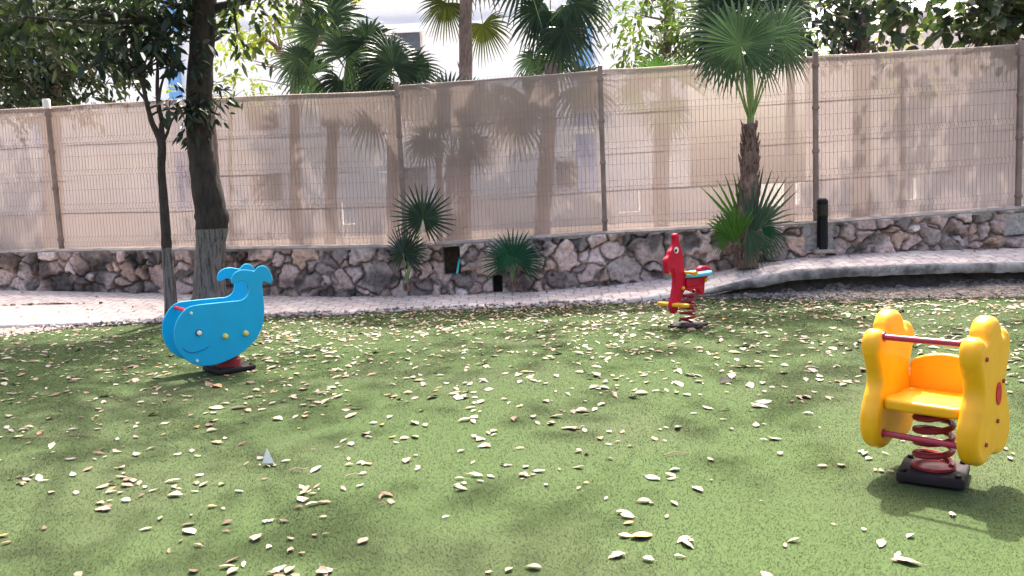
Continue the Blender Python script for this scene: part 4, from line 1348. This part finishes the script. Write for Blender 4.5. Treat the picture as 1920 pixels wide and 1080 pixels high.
# ------------------------------------------------------------------ buildings beyond
def build_background():
    def quad_box(mb, x0, x1, y0, y1, z0, z1): mb.box(((x0 + x1) / 2, (y0 + y1) / 2, (z0 + z1) / 2), (x1 - x0, y1 - y0, z1 - z0))
    Yf = 40.0
    org = Vector((-2, Yf, 0.5))
    root = empty('apartment_building', org)
    tag(root, 'white apartment building with blue columns far behind the palms', 'building')
    mb = MB(); quad_box(mb, -24, 8.5, Yf, Yf + 10, 0.4, 13.5)
    mb.build('wall', M['facade'], root, org, smooth=False)
    mb = MB(); quad_box(mb, -24.4, 8.9, Yf - 0.5, Yf + 10.4, 13.502, 13.9)
    mb.build('roof', M['facade'], root, org, smooth=False)
    for px in (325, 1098):
        x = atY(px, 60, Yf).x
        mb = MB(); quad_box(mb, x - 0.22, x + 0.22, Yf - 0.55, Yf - 0.1, 0.5, 13.4)
        mb.build('column', M['facade_blue'], root, org, smooth=False)
    for px in (60, 1080):
        x = atY(px, 60, Yf).x
        mb = MB(); quad_box(mb, x - 0.18, x + 0.18, Yf - 0.35, Yf - 0.02, 0.5, 13.4)
        mb.build('column', M['facade_blue'], root, org, smooth=False)
    for z in (4.05, 8.9, 11.6):
        mb = MB(); quad_box(mb, -24.2, 8.7, Yf - 0.8, Yf - 0.56, z, z + 0.35)
        mb.build('ledge', M['facade'], root, org, smooth=False)
    for px, pz in [(760, 7.9), (480, 4.9), (200, 7.9), (910, 5.2), (620, 4.9), (1060, 7.9), (760, 1.6), (480, 1.6), (1060, 1.6), (910, 10.6)]:
        x = atY(px, 60, Yf).x
        fm = MB(); quad_box(fm, x - 0.75, x + 0.75, Yf - 0.08, Yf + 0.05, pz, pz + 1.35)
        w = fm.build('window', M['facade_grey'], root, org, smooth=False)
        gm = MB(); quad_box(gm, x - 0.66, x + 0.66, Yf - 0.10, Yf - 0.06, pz + 0.08, pz + 1.27)
        gm.build('pane', M['window'], w, org, smooth=False)
    # pale concrete block right
    Yf = 30.0
    xa, xb = atY(1660, 60, Yf).x, atY(2050, 60, Yf).x
    zt = atY(1780, 42, Yf).z
    org = Vector(((xa + xb) / 2, Yf, 0.5))
    root = empty('concrete_building', org)
    tag(root, 'pale concrete building with stepped roofline behind the right end of the fence', 'building')
    mb = MB()
    xm = atY(1700, 60, Yf).x
    quad_box(mb, xm, xb, Yf, Yf + 8, 0.4, zt); quad_box(mb, xa, xm - 0.003, Yf + 0.4, Yf + 8, 0.4, zt - 0.12)
    mb.build('wall', M['facade_grey'], root, org, smooth=False)
    mb = MB()
    quad_box(mb, xm - 0.05, xb + 0.05, Yf - 0.06, Yf + 8.05, zt + 0.002, zt + 0.16)
    for k in range(5):
        quad_box(mb, xm + 0.3 + k * 1.5, xm + 1.0 + k * 1.5, Yf - 0.05, Yf + 0.3, zt + 0.162, zt + 0.42)
    mb.build('parapet', M['facade_grey'], root, org, smooth=False)
    # low white wall of the street, seen through the cloth
    Yw = 25.0
    org = Vector((0, Yw, 0.5))
    mb = MB()
    for px0, px1 in [(-300, 420), (430, 640), (665, 800), (830, 1160), (1200, 1420), (1500, 1700), (1720, 2200)]:
        x0, x1 = atY(px0, 380, Yw).x, atY(px1, 380, Yw).x
        quad_box(mb, x0, x1, Yw, Yw + 0.25, 0.45, 1.45)
    mb.box((0, Yw + 0.12, 0.62), (44, 0.3, 0.4))
    o = mb.build('street_wall', M['facade'], None, org, smooth=False)
    tag(o, 'low white street wall glimpsed through the lower part of the shade cloth', 'wall')


# ------------------------------------------------------------------ spring riders
def helix(mb, r, z0, z1, turns, tr, n=16, flat=0.35, sides=8):
    steps = int(turns * n)
    pts = []
    for i in range(steps + 1):
        t = i / steps
        a = 2 * math.pi * turns * t
        # end coils lie closer together
        tt = t + 0.0
        e = flat / turns
        if t < e: zt = 0.12 * t / e
        elif t > 1 - e: zt = 0.88 + 0.12 * (t - 1 + e) / e
        else: zt = 0.12 + 0.76 * (t - e) / (1 - 2 * e)
        pts.append((r * math.cos(a), r * math.sin(a), z0 + (z1 - z0) * zt))
    mb.tube(pts, tr, sides)


def plate_base(root, sx, sy, h, rot=0.0):
    mb = MB()
    mb.box((0, 0, 0.016 + h / 2), (sx, sy, h), rot)
    o = mb.build('base_plate', M['rubber'], root, bevel=0.012)
    mb = MB()
    for x in (-1, 1):
        for y in (-1, 1):
            c = Matrix.Rotation(rot, 3, 'Z') @ Vector((x * sx * 0.4, y * sy * 0.4, 0.016 + h))
            mb.lathe([(0.016, -0.002), (0.016, 0.008), (0.010, 0.014)], 6, c)
    mb.build('bolt', M['black'], o)
    return o


def place_plate(name, me, mat, parent, origin, ex, ey):
    """plate mesh (x, y in plane, z thickness) set into the rider's local frame"""
    ez = Vector(ex).cross(Vector(ey))
    R = Matrix((Vector(ex), Vector(ey), ez)).transposed().to_4x4()
    me.transform(Matrix.Translation(Vector(origin)) @ R)
    return link_mesh(name, me, mat, parent, True, 50)


def build_yellow():
    base = atZ(1750, 893, 0.02); base.z = 0
    phi = math.radians(47)
    # local x: from far-left panel to near-right panel; local y: away
    root = empty('spring_rider', base, -phi)
    tag(root, 'yellow spring rider with two paw-shaped sides and a bench seat', 'spring rider')
    plate_base(root, 0.30, 0.30, 0.05, 0.25)
    mb = MB()
    helix(mb, 0.083, 0.085, 0.36, 4.1, 0.0155, 22)
    mb.build('spring', M['red_metal'], root)
    mb = MB()
    mb.lathe([(0.10, 0.0), (0.10, 0.014), (0.06, 0.018)], 20, (0, 0, 0.071))
    mb.build('spring_clamp', M['red_metal'], root)
    mb = MB()
    mb.lathe([(0.10, 0.0), (0.10, 0.012)], 20, (0, 0, 0.352))
    mb.build('spring_clamp', M['red_metal'], root)
    half = [(-0.03, 0.175), (-0.09, 0.157), (-0.17, 0.168), (-0.225, 0.225), (-0.238, 0.32), (-0.205, 0.42), (-0.165, 0.505), (-0.19, 0.585), (-0.222, 0.66), (-0.205, 0.735), (-0.155, 0.762), (-0.112, 0.742),
            (-0.088, 0.785), (-0.05, 0.825), (0.0, 0.84), (0.05, 0.825), (0.088, 0.785), (0.112, 0.742), (0.155, 0.762), (0.205, 0.735), (0.222, 0.66), (0.19, 0.585), (0.165, 0.505), (0.205, 0.42), (0.238, 0.32), (0.225, 0.225),
            (0.17, 0.168), (0.09, 0.157), (0.03, 0.175)]
    for sx in (-1, 1):
        me = curve_plate(half, 0.012, 0.036, 8, 6)
        p = place_plate('side_panel', me, M['yellow'], root, (sx * 0.225, 0, 0), (0, 1, 0), (0, 0, 1))
        # moulded ridges between the toes and hollows on the outer face
        rm = MB()
        xo = sx * (0.225 + 0.0485)
        # red oval and two dots on the outside
        ov = MB()
        for (cy, cz, ry, rz, col) in [(0.04, 0.47, 0.034, 0.055, 0)]:
            n = 28
            ring = [(xo + sx * 0.004, cy + ry * math.cos(2 * math.pi * k / n), cz + rz * math.sin(2 * math.pi * k / n)) for k in range(n)]
            ring2 = [(xo - sx * 0.006, y * 1.0, z) for (_, y, z) in ring]
            ov.add(ring + ring2, [tuple(range(n)) if sx > 0 else tuple(reversed(range(n)))] + [(k, (k + 1) % n, n + (k + 1) % n, n + k) for k in range(n)])
        ov.build('spot', M['red'], p)
        bt = MB()
        for (cy, cz) in [(0.10, 0.52), (0.03, 0.34), (-0.13, 0.66), (-0.12, 0.26)]:
            q = [(xo - sx * 0.004, cy, cz), (xo + sx * 0.007, cy, cz)]
            bt.tube(q, 0.011, 10)
        bt.build('bolt', M['red_metal'], p)
    # seat slab with rounded front, curved backrest
    me = curve_plate([(-0.178, -0.16), (-0.09, -0.175), (0.0, -0.178), (0.09, -0.175), (0.178, -0.16), (0.18, 0.0), (0.178, 0.165), (0, 0.17), (-0.178, 0.165), (-0.18, 0.0)], 0.010, 0.018, 6, 4)
    s = place_plate('seat', me, M['yellow'], root, (0, 0.0, 0.395), (1, 0, 0), (0, 1, 0))
    me = curve_plate([(-0.178, 0.40), (-0.178, 0.50), (-0.172, 0.555), (-0.12, 0.588), (-0.06, 0.604), (0.0, 0.61), (0.06, 0.604), (0.12, 0.588), (0.172, 0.555), (0.178, 0.50), (0.178, 0.40), (0, 0.39)], 0.006, 0.014, 6, 4)
    place_plate('backrest', me, M['yellow'], root, (0, 0.165, 0), (1, 0, 0), (0, 0, 1))
    for nm, y, z, r in (('handle_bar', -0.155, 0.725, 0.0155), ('foot_bar', -0.165, 0.245, 0.0155)):
        mb = MB()
        mb.tube([(-0.2, y, z), (0.2, y, z)], r, 14)
        for e in (-1, 1):
            mb.tube([(e * 0.176, y, z), (e * 0.186, y, z)], r * 1.6, 14)
        mb.build(nm, M['pink_metal'], root)
    return root


def build_whale():
    base = atZ(430, 692, 0.02); base.z = 0
    nf = Vector((-0.58, 0.815, 0)).normalized()          # from near panel to far panel
    ex = Vector((nf.y, -nf.x, 0))                        # nose to tail
    rz = math.atan2(ex.y, ex.x)
    root = empty('spring_rider', base, rz)
    tag(root, 'blue whale spring rider with two side boards and a smiling face', 'spring rider')
    sep = 0.205
    o_near = base - nf * sep

    def loc(zx, zy):
        p = on_plane(260 + zx / 3.857, 460 + zy / 3.857, o_near, nf) - o_near
        return (p.dot(ex), p.z)
    outl = [(255, 640), (262, 580), (290, 520), (330, 468), (370, 442), (430, 430), (560, 415), (680, 403), (745, 393), (783, 362), (795, 315), (788, 278), (765, 262), (735, 258), (700, 272), (675, 275), (668, 248), (680, 215), (715, 185), (765, 175), (808, 180),
            (835, 184), (858, 158), (895, 146), (930, 162), (955, 205), (966, 258), (950, 275), (922, 264), (898, 262), (893, 300), (900, 380), (907, 460), (902, 540), (884, 610), (845, 680), (790, 740), (715, 795), (640, 832), (560, 860), (480, 871), (405, 862), (345, 828), (295, 775), (264, 710)]
    pts = [loc(*p) for p in outl]
    for y, nm in ((-sep, 'near'), (sep, 'far')):
        me = curve_plate(pts, 0.004, 0.007, 4, 3)
        # edges in a lighter blue: same board, bevelled rim
        p = place_plate('side_panel', me, [M['blue'], M['blue_edge']], root, (0, y, 0), (1, 0, 0), (0, 0, 1))
        nz = np.zeros(len(me.polygons) * 3, np.float32); me.polygons.foreach_get('normal', nz)
        nz = nz.reshape(-1, 3)
        me.polygons.foreach_set('material_index', (np.abs(nz[:, 1]) < 0.93).astype(np.int32))
        yo = y + (-0.0115 if y < 0 else 0.0115)
        s = -1 if y < 0 else 1
        # smile
        sm = [loc(*q) for q in [(312, 742), (345, 765), (385, 774), (430, 766), (475, 748), (510, 725)]]
        mb = MB()
        P, R = smooth_path([(a, yo, b) for a, b in sm], [0.003, 0.005, 0.0055, 0.0055, 0.005, 0.003], 4)
        mb.tube(P, R, 6)
        mb.build('smile', M['blue_groove'], p)
        # eye: white button; the black disc behind it stands in for its shadow
        a, b = loc(433, 631)
        mb = MB(); mb.tube([(a, yo - s * 0.002, b), (a, yo + s * 0.008, b)], 0.029, 18)
        e = mb.build('eye', M['black'], p)
        mb = MB(); mb.tube([(a, yo, b), (a, yo + s * 0.02, b), (a, yo + s * 0.026, b)], [0.022, 0.022, 0.014], 14)
        mb.build('eye_pupil', M['white'], e)
        for (zx, zy) in ((622, 655), (770, 634)):
            a, b = loc(zx, zy)
            mb = MB(); mb.tube([(a, yo - s * 0.002, b), (a, yo + s * 0.022, b), (a, yo + s * 0.036, b), (a, yo + s * 0.04, b)], [0.024, 0.024, 0.016, 0.004], 14)
            mb.build('knob', M['knob'], p)
        for (zx, zy) in ((377, 488), (420, 832)):
            a, b = loc(zx, zy)
            mb = MB(); mb.tube([(a, yo - s * 0.002, b), (a, yo + s * 0.012, b)], 0.012, 10)
            mb.build('bolt', M['white'], p)
    a, b = loc(355, 470)
    mb = MB(); mb.tube([(a, -sep, b - 0.01), (a, sep, b - 0.01)], 0.017, 12)
    mb.build('handle_bar', M['red'], root)
    a, b = loc(420, 832)
    mb = MB(); mb.tube([(a, -sep, b), (a, sep, b)], 0.017, 12)
    mb.build('foot_bar', M['red'], root)
    me = curve_plate([(-0.15, -0.14), (0.0, -0.145), (0.17, -0.14), (0.19, 0), (0.17, 0.14), (0.0, 0.145), (-0.15, 0.14), (-0.17, 0)], 0.008, 0.006, 5, 3)
    place_plate('seat', me, M['blue'], root, (0.02, 0, 0.42), (1, 0, 0), (0, 1, 0))
    mb = MB()
    mb.box((0.0, 0, 0.285), (0.36, 2 * sep - 0.03, 0.016))
    mb.build('mounting_board', M['black'], root, bevel=0.003)
    plate_base(root, 0.36, 0.36, 0.04, 0.1)
    mb = MB(); helix(mb, 0.085, 0.06, 0.28, 4.4, 0.016, 20)
    mb.build('spring', M['red_metal'], root)
    mb = MB()
    mb.lathe([(0.105, 0.0), (0.105, 0.06), (0.09, 0.07)], 20, (0, 0, 0.056))
    mb.build('spring_clamp', M['red_metal'], root)
    return root


def build_horse():
    base = atZ(1290, 611, 0.02); base.z = 0
    al = math.radians(50)
    ex = Vector((math.sin(al), math.cos(al), 0))         # head to tail
    nn = Vector((-ex.y, ex.x, 0))
    root = empty('spring_rider', base, math.atan2(ex.y, ex.x))
    tag(root, 'red horse spring rider with light blue seat and yellow foot bar', 'spring rider')

    def loc(zx, zy):
        p = on_plane(1200 + zx / 4.91, 420 + zy / 4.91, base, nn) - base
        return (p.dot(ex), p.z)
    outl = [(300, 108), (306, 93), (322, 86), (338, 93), (344, 112), (346, 155), (360, 205), (376, 270), (386, 350), (394, 425), (420, 470), (470, 485), (520, 480), (540, 455), (528, 420), (545, 394), (580, 384), (615, 390),
            (636, 418), (632, 455), (605, 490), (584, 530), (578, 600), (570, 640), (552, 650), (532, 640), (520, 604), (480, 590), (430, 592), (390, 625), (370, 690), (345, 730), (334, 790), (318, 818), (300, 823), (282, 800), (274, 745),
            (286, 690), (298, 620), (308, 545), (308, 490), (298, 445), (284, 418), (268, 428), (252, 455), (238, 455), (230, 425), (226, 390), (220, 350), (228, 320), (250, 290), (264, 250), (285, 222), (300, 190), (304, 150)]
    pts = [loc(*p) for p in outl]
    me = curve_plate(pts, 0.014, 0.016, 4, 3)
    body = place_plate('body_panel', me, M['red'], root, (0, 0, 0), (1, 0, 0), (0, 0, 1))
    for s in (-1, 1):
        a, b = loc(312, 240)
        mb = MB(); mb.tube([(a, s * 0.029, b), (a, s * 0.036, b)], 0.034, 16)
        e = mb.build('eye', M['white'], body)
        mb = MB(); mb.tube([(a - 0.012, s * 0.034, b - 0.004), (a - 0.012, s * 0.039, b - 0.004)], 0.017, 12)
        mb.build('eye_pupil', M['black'], e)
        for zx, zy in ((370, 590), (440, 594), (575, 514)):
            a, b = loc(zx, zy)
            mb = MB(); mb.tube([(a, s * 0.028, b), (a, s * 0.05, b), (a, s * 0.058, b)], [0.021, 0.021, 0.009], 12)
            mb.build('knob', M['orange'], body)
    a, b = loc(398, 447)
    mb = MB(); mb.tube([(a, -0.16, b), (a, 0.16, b)], 0.017, 12)
    for s in (-1, 1): mb.tube([(a, s * 0.155, b), (a, s * 0.175, b)], 0.024, 12)
    mb.build('handle_bar', M['orange'], root)
    a, b = loc(305, 742)
    me = curve_plate([(-0.03, -0.19), (0.03, -0.19), (0.045, -0.1), (0.05, 0), (0.045, 0.1), (0.03, 0.19), (-0.03, 0.19), (-0.045, 0.1), (-0.05, 0), (-0.045, -0.1)], 0.006, 0.014, 5, 4)
    place_plate('foot_bar', me, M['orange'], root, (a, 0, b), (1, 0, 0), (0, 1, 0))
    a0, b0 = loc(405, 470); a1, b1 = loc(600, 470)
    c = (a0 + a1) / 2; h = (a1 - a0) / 2
    me = curve_plate([(-h, -0.06), (-h, 0.06), (-h * 0.4, 0.11), (h * 0.5, 0.135), (h, 0.09), (h * 1.05, 0), (h, -0.09), (h * 0.5, -0.135), (-h * 0.4, -0.11)], 0.008, 0.012, 5, 4)
    place_plate('seat', me, M['sky_blue'], root, (c, 0, (b0 + b1) / 2 + 0.012), (1, 0, 0.03), (0, 1, 0))
    zt = loc(440, 640)[1]
    mb = MB(); mb.box((0.03, 0, zt + 0.06), (0.26, 0.16, 0.02))
    mb.box((0.03, 0.045, zt + 0.11), (0.2, 0.022, 0.1)); mb.box((0.03, -0.045, zt + 0.11), (0.2, 0.022, 0.1))
    mb.build('mounting_bracket', M['red'], root, bevel=0.004)
    plate_base(root, 0.34, 0.34, 0.03, 0.35)
    mb = MB(); helix(mb, 0.078, 0.055, zt + 0.05, 5.2, 0.0155, 20)
    mb.build('spring', M['red_metal'], root)
    return root


def build_bollard():
    p = atY(1542, 472, 11.7)
    root = empty('bollard_light', p)
    tag(root, 'black cylindrical bollard light with domed top beside the path', 'bollard light')
    H = 0.73
    mb = MB(); mb.lathe([(0.075, 0.02), (0.072, 0.03), (0.072, 0.46), (0.076, 0.462), (0.076, 0.48), (0.07, 0.482)], 24)
    mb.build('pole', M['black'], root, angle=35)
    mb = MB(); mb.lathe([(0.07, 0.482), (0.078, 0.49), (0.078, 0.655), (0.07, 0.66)], 24)
    mb.build('lens', M['dark_glass'], root, angle=35)
    mb = MB(); mb.lathe([(0.07, 0.661), (0.079, 0.663), (0.079, 0.68), (0.073, 0.705), (0.055, 0.725), (0.03, 0.735), (0.005, 0.738)], 24)
    mb.build('cap', M['black'], root, angle=35)
    mb = MB(); mb.box((0, 0, 0.01), (0.26, 0.2, 0.05))
    mb.build('footing', M['coping'], root, bevel=0.008)
    for k in range(4):
        a = k * math.pi / 2 + 0.6
        mb = MB(); mb.lathe([(0.012, 0.02), (0.012, 0.045)], 6, (0.095 * math.cos(a), 0.085 * math.sin(a), 0.018))
        mb.build('bolt', M['coping'], root)


# ------------------------------------------------------------------ fallen leaves
def leaf_template(i):
    r = random.Random(900 + i)
    n = 7
    L = 1.0
    wmax = (0.52, 0.40, 0.60, 0.46, 0.32, 0.54, 0.66, 0.42)[i % 8]
    curl = r.uniform(0.02, 0.3); cup = r.uniform(0.02, 0.3); twist = r.uniform(-0.6, 0.6)
    vs, fs = [], []
    for k in range(n + 1):
        t = k / n
        w = wmax * 0.5 * (math.sin(math.pi * min(1, t ** (0.8 if i % 2 else 1.1))) ** 0.8 if 0 < t < 1 else 0.03)
        x = (t - 0.5) * L * (1 - 0.1 * curl)
        z = curl * (0.25 - (t - 0.5) ** 2) * (1 if i % 3 else -1) + 0.06
        a = twist * (t - 0.5)
        bend = r.uniform(-0.04, 0.04)
        for s in (-1, 0, 1):
            y = s * w
            zz = z + cup * w * abs(s) * 0.8 * (1 if i % 3 else 0.6)
            vs.append((x, y * math.cos(a) + bend, zz + y * math.sin(a)))
    # stalk
    for k in range(n):
        b = k * 3
        fs += [(b, b + 3, b + 4, b + 1), (b + 1, b + 4, b + 5, b + 2)]
    z0 = min(v[2] for v in vs)
    vs = [(x, y, z - z0) for x, y, z in vs]
    b = len(vs)
    p = vs[1]
    vs += [(p[0] - 0.22, p[1] + 0.03, 0.01), (p[0] - 0.22, p[1] + 0.045, 0.01), (p[0] + 0.02, p[1] + 0.012, p[2]), (p[0] + 0.02, p[1] - 0.012, p[2])]
    fs.append((b, b + 1, b + 2, b + 3))
    return vs, fs


def build_leaves():
    kinds = ['cream', 'tan', 'brown', 'orange', 'olive', 'grey']
    look = {'cream': 'pale cream dry leaf lying on the green turf', 'tan': 'tan dry leaf lying on the green turf', 'brown': 'curled dark brown leaf lying on the green turf',
            'orange': 'orange brown leaf lying on the green turf', 'olive': 'pale olive green leaf lying on the green turf', 'grey': 'grey weathered leaf lying on the green turf'}
    prob = [0.33, 0.28, 0.18, 0.05, 0.09, 0.07]
    T = [leaf_template(i) for i in range(8)]
    meshes = {}
    for k in kinds:
        for i, (v, f) in enumerate(T):
            me = bpy.data.meshes.new('fallen_leaf')
            me.from_pydata(v, [], f)
            me.materials.append(M['dry_' + k])
            me.polygons.foreach_set('use_smooth', [True] * len(me.polygons))
            meshes[(k, i)] = me
    r = np.random.default_rng(77)
    cand = []
    # density per square metre grows away from the camera
    for (y0, y1, dens) in [(2.4, 4.2, 24), (4.2, 5.6, 30), (5.6, 7.4, 42), (7.4, 9.0, 62), (9.0, 11.3, 130)]:
        w = y1 * 0.62 + 0.2
        n = int((y1 - y0) * 2 * w * dens)
        for _ in range(n):
            x, y = r.uniform(-w, w), r.uniform(y0, y1)
            if abs(x) > y * 0.63 + 0.2 or y > float(edgeY(x)) - 0.02: continue
            cl = 0.5 + 0.5 * float(noise2(np.array([x * 1.6 + 30]), np.array([y * 1.6 + 30]), 41)[0])
            if r.random() > 0.35 + 0.95 * cl: continue
            if y > 9 and x < -3.5 and r.random() < 0.5: continue
            # a small heap now and then
            m = 1 if r.random() < 0.86 else r.integers(2, 5)
            for q in range(m):
                xx, yy = x + (r.normal(0, 0.05) if q else 0), y + (r.normal(0, 0.05) if q else 0)
                if yy > float(edgeY(xx)) - 0.03: continue
                k = kinds[r.choice(6, p=prob)] if q == 0 else kinds[r.choice([1, 2, 0])]
                s = float(np.clip(r.lognormal(math.log(0.058), 0.36), 0.026, 0.12)) * (0.9 if yy > 8 else 1.0) * (0.88 if yy < 5 else 1.0)
                cand.append((s / yy, xx, yy, s, k, int(r.integers(0, 8)), r.uniform(0, 2 * math.pi), r.normal(0, 0.13), r.normal(0, 0.13)))
    cand.sort(reverse=True)
    big, rest = cand[:300], cand[300:]
    for (_, x, y, s, k, i, rz, rx, ry) in big:
        o = bpy.data.objects.new('fallen_leaf', meshes[(k, i)])
        COL.objects.link(o)
        z = float(lawn_z(np.array([x]), np.array([y]))[0]) + 0.026
        o.location = (x, y, z)
        o.scale = (s, s, s)
        o.rotation_euler = (rx, ry, rz)
        tag(o, look[k], 'leaf', 'fallen leaves on the turf')
    # the rest, and the litter on path and gravel, as one mass
    more = []
    for _ in range(900):
        x = r.uniform(-8.5, 8.5)
        e, ny, fy = float(edgeY(x)), float(nearY(x)), float(farY(x))
        u = r.random()
        if u < 0.5: y = r.uniform(e - 0.1, max(e + 0.15, ny - 0.02)); z = 0.045
        elif u < 0.85:
            t = (1 - abs(r.normal(0, 0.16))) if x > -4 else r.uniform(0.1, 1.0)
            t = float(np.clip(t, 0.05, 1.0))
            if x > 3 and t < 0.7: continue
            y = ny + (fy - ny) * t; z = float(nearZ(x)) + (float(farZ(x)) - float(nearZ(x))) * t + 0.02
        else:
            y = e - abs(r.normal(0, 0.5)); z = 0.035
        k = kinds[r.choice([1, 2, 2, 3, 0, 5])]
        more.append((0, x, y, r.uniform(0.03, 0.075), k, int(r.integers(0, 8)), r.uniform(0, 6.28), r.normal(0, 0.3), r.normal(0, 0.3), z))
    for _ in range(110):
        p = atY(float(r.normal(95, 45)), float(r.normal(573, 3.5)), 12.2)
        t = (p.y - float(nearY(p.x))) / (float(farY(p.x)) - float(nearY(p.x)))
        more.append((0, p.x, p.y, r.uniform(0.03, 0.07), kinds[r.choice([1, 2, 2, 3])], int(r.integers(0, 8)), r.uniform(0, 6.28), r.normal(0, 0.3), r.normal(0, 0.3), float(nearZ(p.x)) + t * float(farZ(p.x) - nearZ(p.x)) + 0.02))
    for _ in range(650):
        x = float(np.clip(r.normal(0.6, 1.7), -3.2, 5.5))
        y = float(edgeY(x)) - 0.03 - abs(r.normal(0, 0.45))
        more.append((0, x, y, r.uniform(0.03, 0.07), kinds[r.choice([1, 1, 2, 2, 0, 5])], int(r.integers(0, 8)), r.uniform(0, 6.28), r.normal(0, 0.3), r.normal(0, 0.3), 0.03))
    mats = [M['dry_' + k] for k in kinds]
    mb = MB()
    for c in rest + more:
        (_, x, y, s, k, i, rz, rx, ry) = c[:9]
        z = c[9] if len(c) > 9 else float(lawn_z(np.array([x]), np.array([y]))[0]) + 0.025
        R = Matrix.Translation((x, y, z)) @ Matrix.Rotation(rz, 4, 'Z') @ Matrix.Rotation(ry, 4, 'Y') @ Matrix.Rotation(rx, 4, 'X') @ Matrix.Scale(s, 4)
        v, f = T[i]
        mb.add([R @ Vector(p) for p in v], f, kinds.index(k))
    o = mb.build('leaf_litter', mats, smooth=True, angle=None)
    tag(o, 'scattered dry leaves drifting along the far turf edge and path', 'leaves', 'fallen leaves on the turf', 'stuff')
    # folded scrap of white paper
    p = atZ(503, 868, 0.03)
    mb = MB()
    mb.add([(-0.035, 0, 0), (0.035, -0.01, 0), (-0.006, 0.012, 0.085), (0.0, 0.05, 0.0), (-0.035, 0.003, -0.002), (0.035, -0.007, -0.002), (-0.006, 0.015, 0.083), (0.0, 0.053, -0.002)],
           [(0, 1, 2), (1, 3, 2), (0, 2, 3), (6, 5, 4), (6, 7, 5), (7, 6, 4)])
    o = mb.build('paper_scrap', M['paper'], None, (0, 0, 0), smooth=False)
    o.location = p
    tag(o, 'small folded white paper scrap standing up in the turf', 'litter')
    # curled black leaf right of the centre
    p = atZ(1360, 714, 0.03)
    mb = MB()
    v, f = T[2]
    R = Matrix.Rotation(0.5, 4, 'Z') @ Matrix.Rotation(0.35, 4, 'X') @ Matrix.Scale(0.13, 4)
    mb.add([R @ Vector(q) for q in v], f)
    o = mb.build('fallen_leaf', M['soil'], None, (0, 0, 0), angle=None)
    o.location = p
    tag(o, 'large blackened curled leaf on the turf between the red horse and the yellow rider', 'leaf')
    # dry twigs
    spots = [(75, 820, 0.25), (150, 816, 0.2), (1270, 850, 0.16), (560, 880, 0.1), (720, 945, 0.07), (670, 890, 0.12)]
    for k, (px, py, ln) in enumerate(spots):
        p = atZ(px, py, 0.035)
        a = random.uniform(-0.3, 0.5)
        mb = MB()
        d = Vector((math.cos(a), math.sin(a), 0))
        nrm = Vector((-d.y, d.x, 0))
        mb.tube([p - d * ln / 2, p - d * ln * 0.1 + nrm * 0.01 + Vector((0, 0, 0.006)), p + d * ln * 0.25 - nrm * 0.006, p + d * ln / 2 + nrm * 0.012], [0.0035, 0.003, 0.0028, 0.0015], 5)
        o = mb.build('twig', M['dry_tan'], None, p)
        tag(o, 'thin dry pale twig lying on the turf', 'twig', 'dry twigs on the turf')


build_ground()
build_gravel()
build_lawn()
build_path()
build_wall()
build_fence()
build_background()
build_plants()
build_yellow()
build_whale()
build_horse()
build_bollard()
build_grass()
build_leaves()
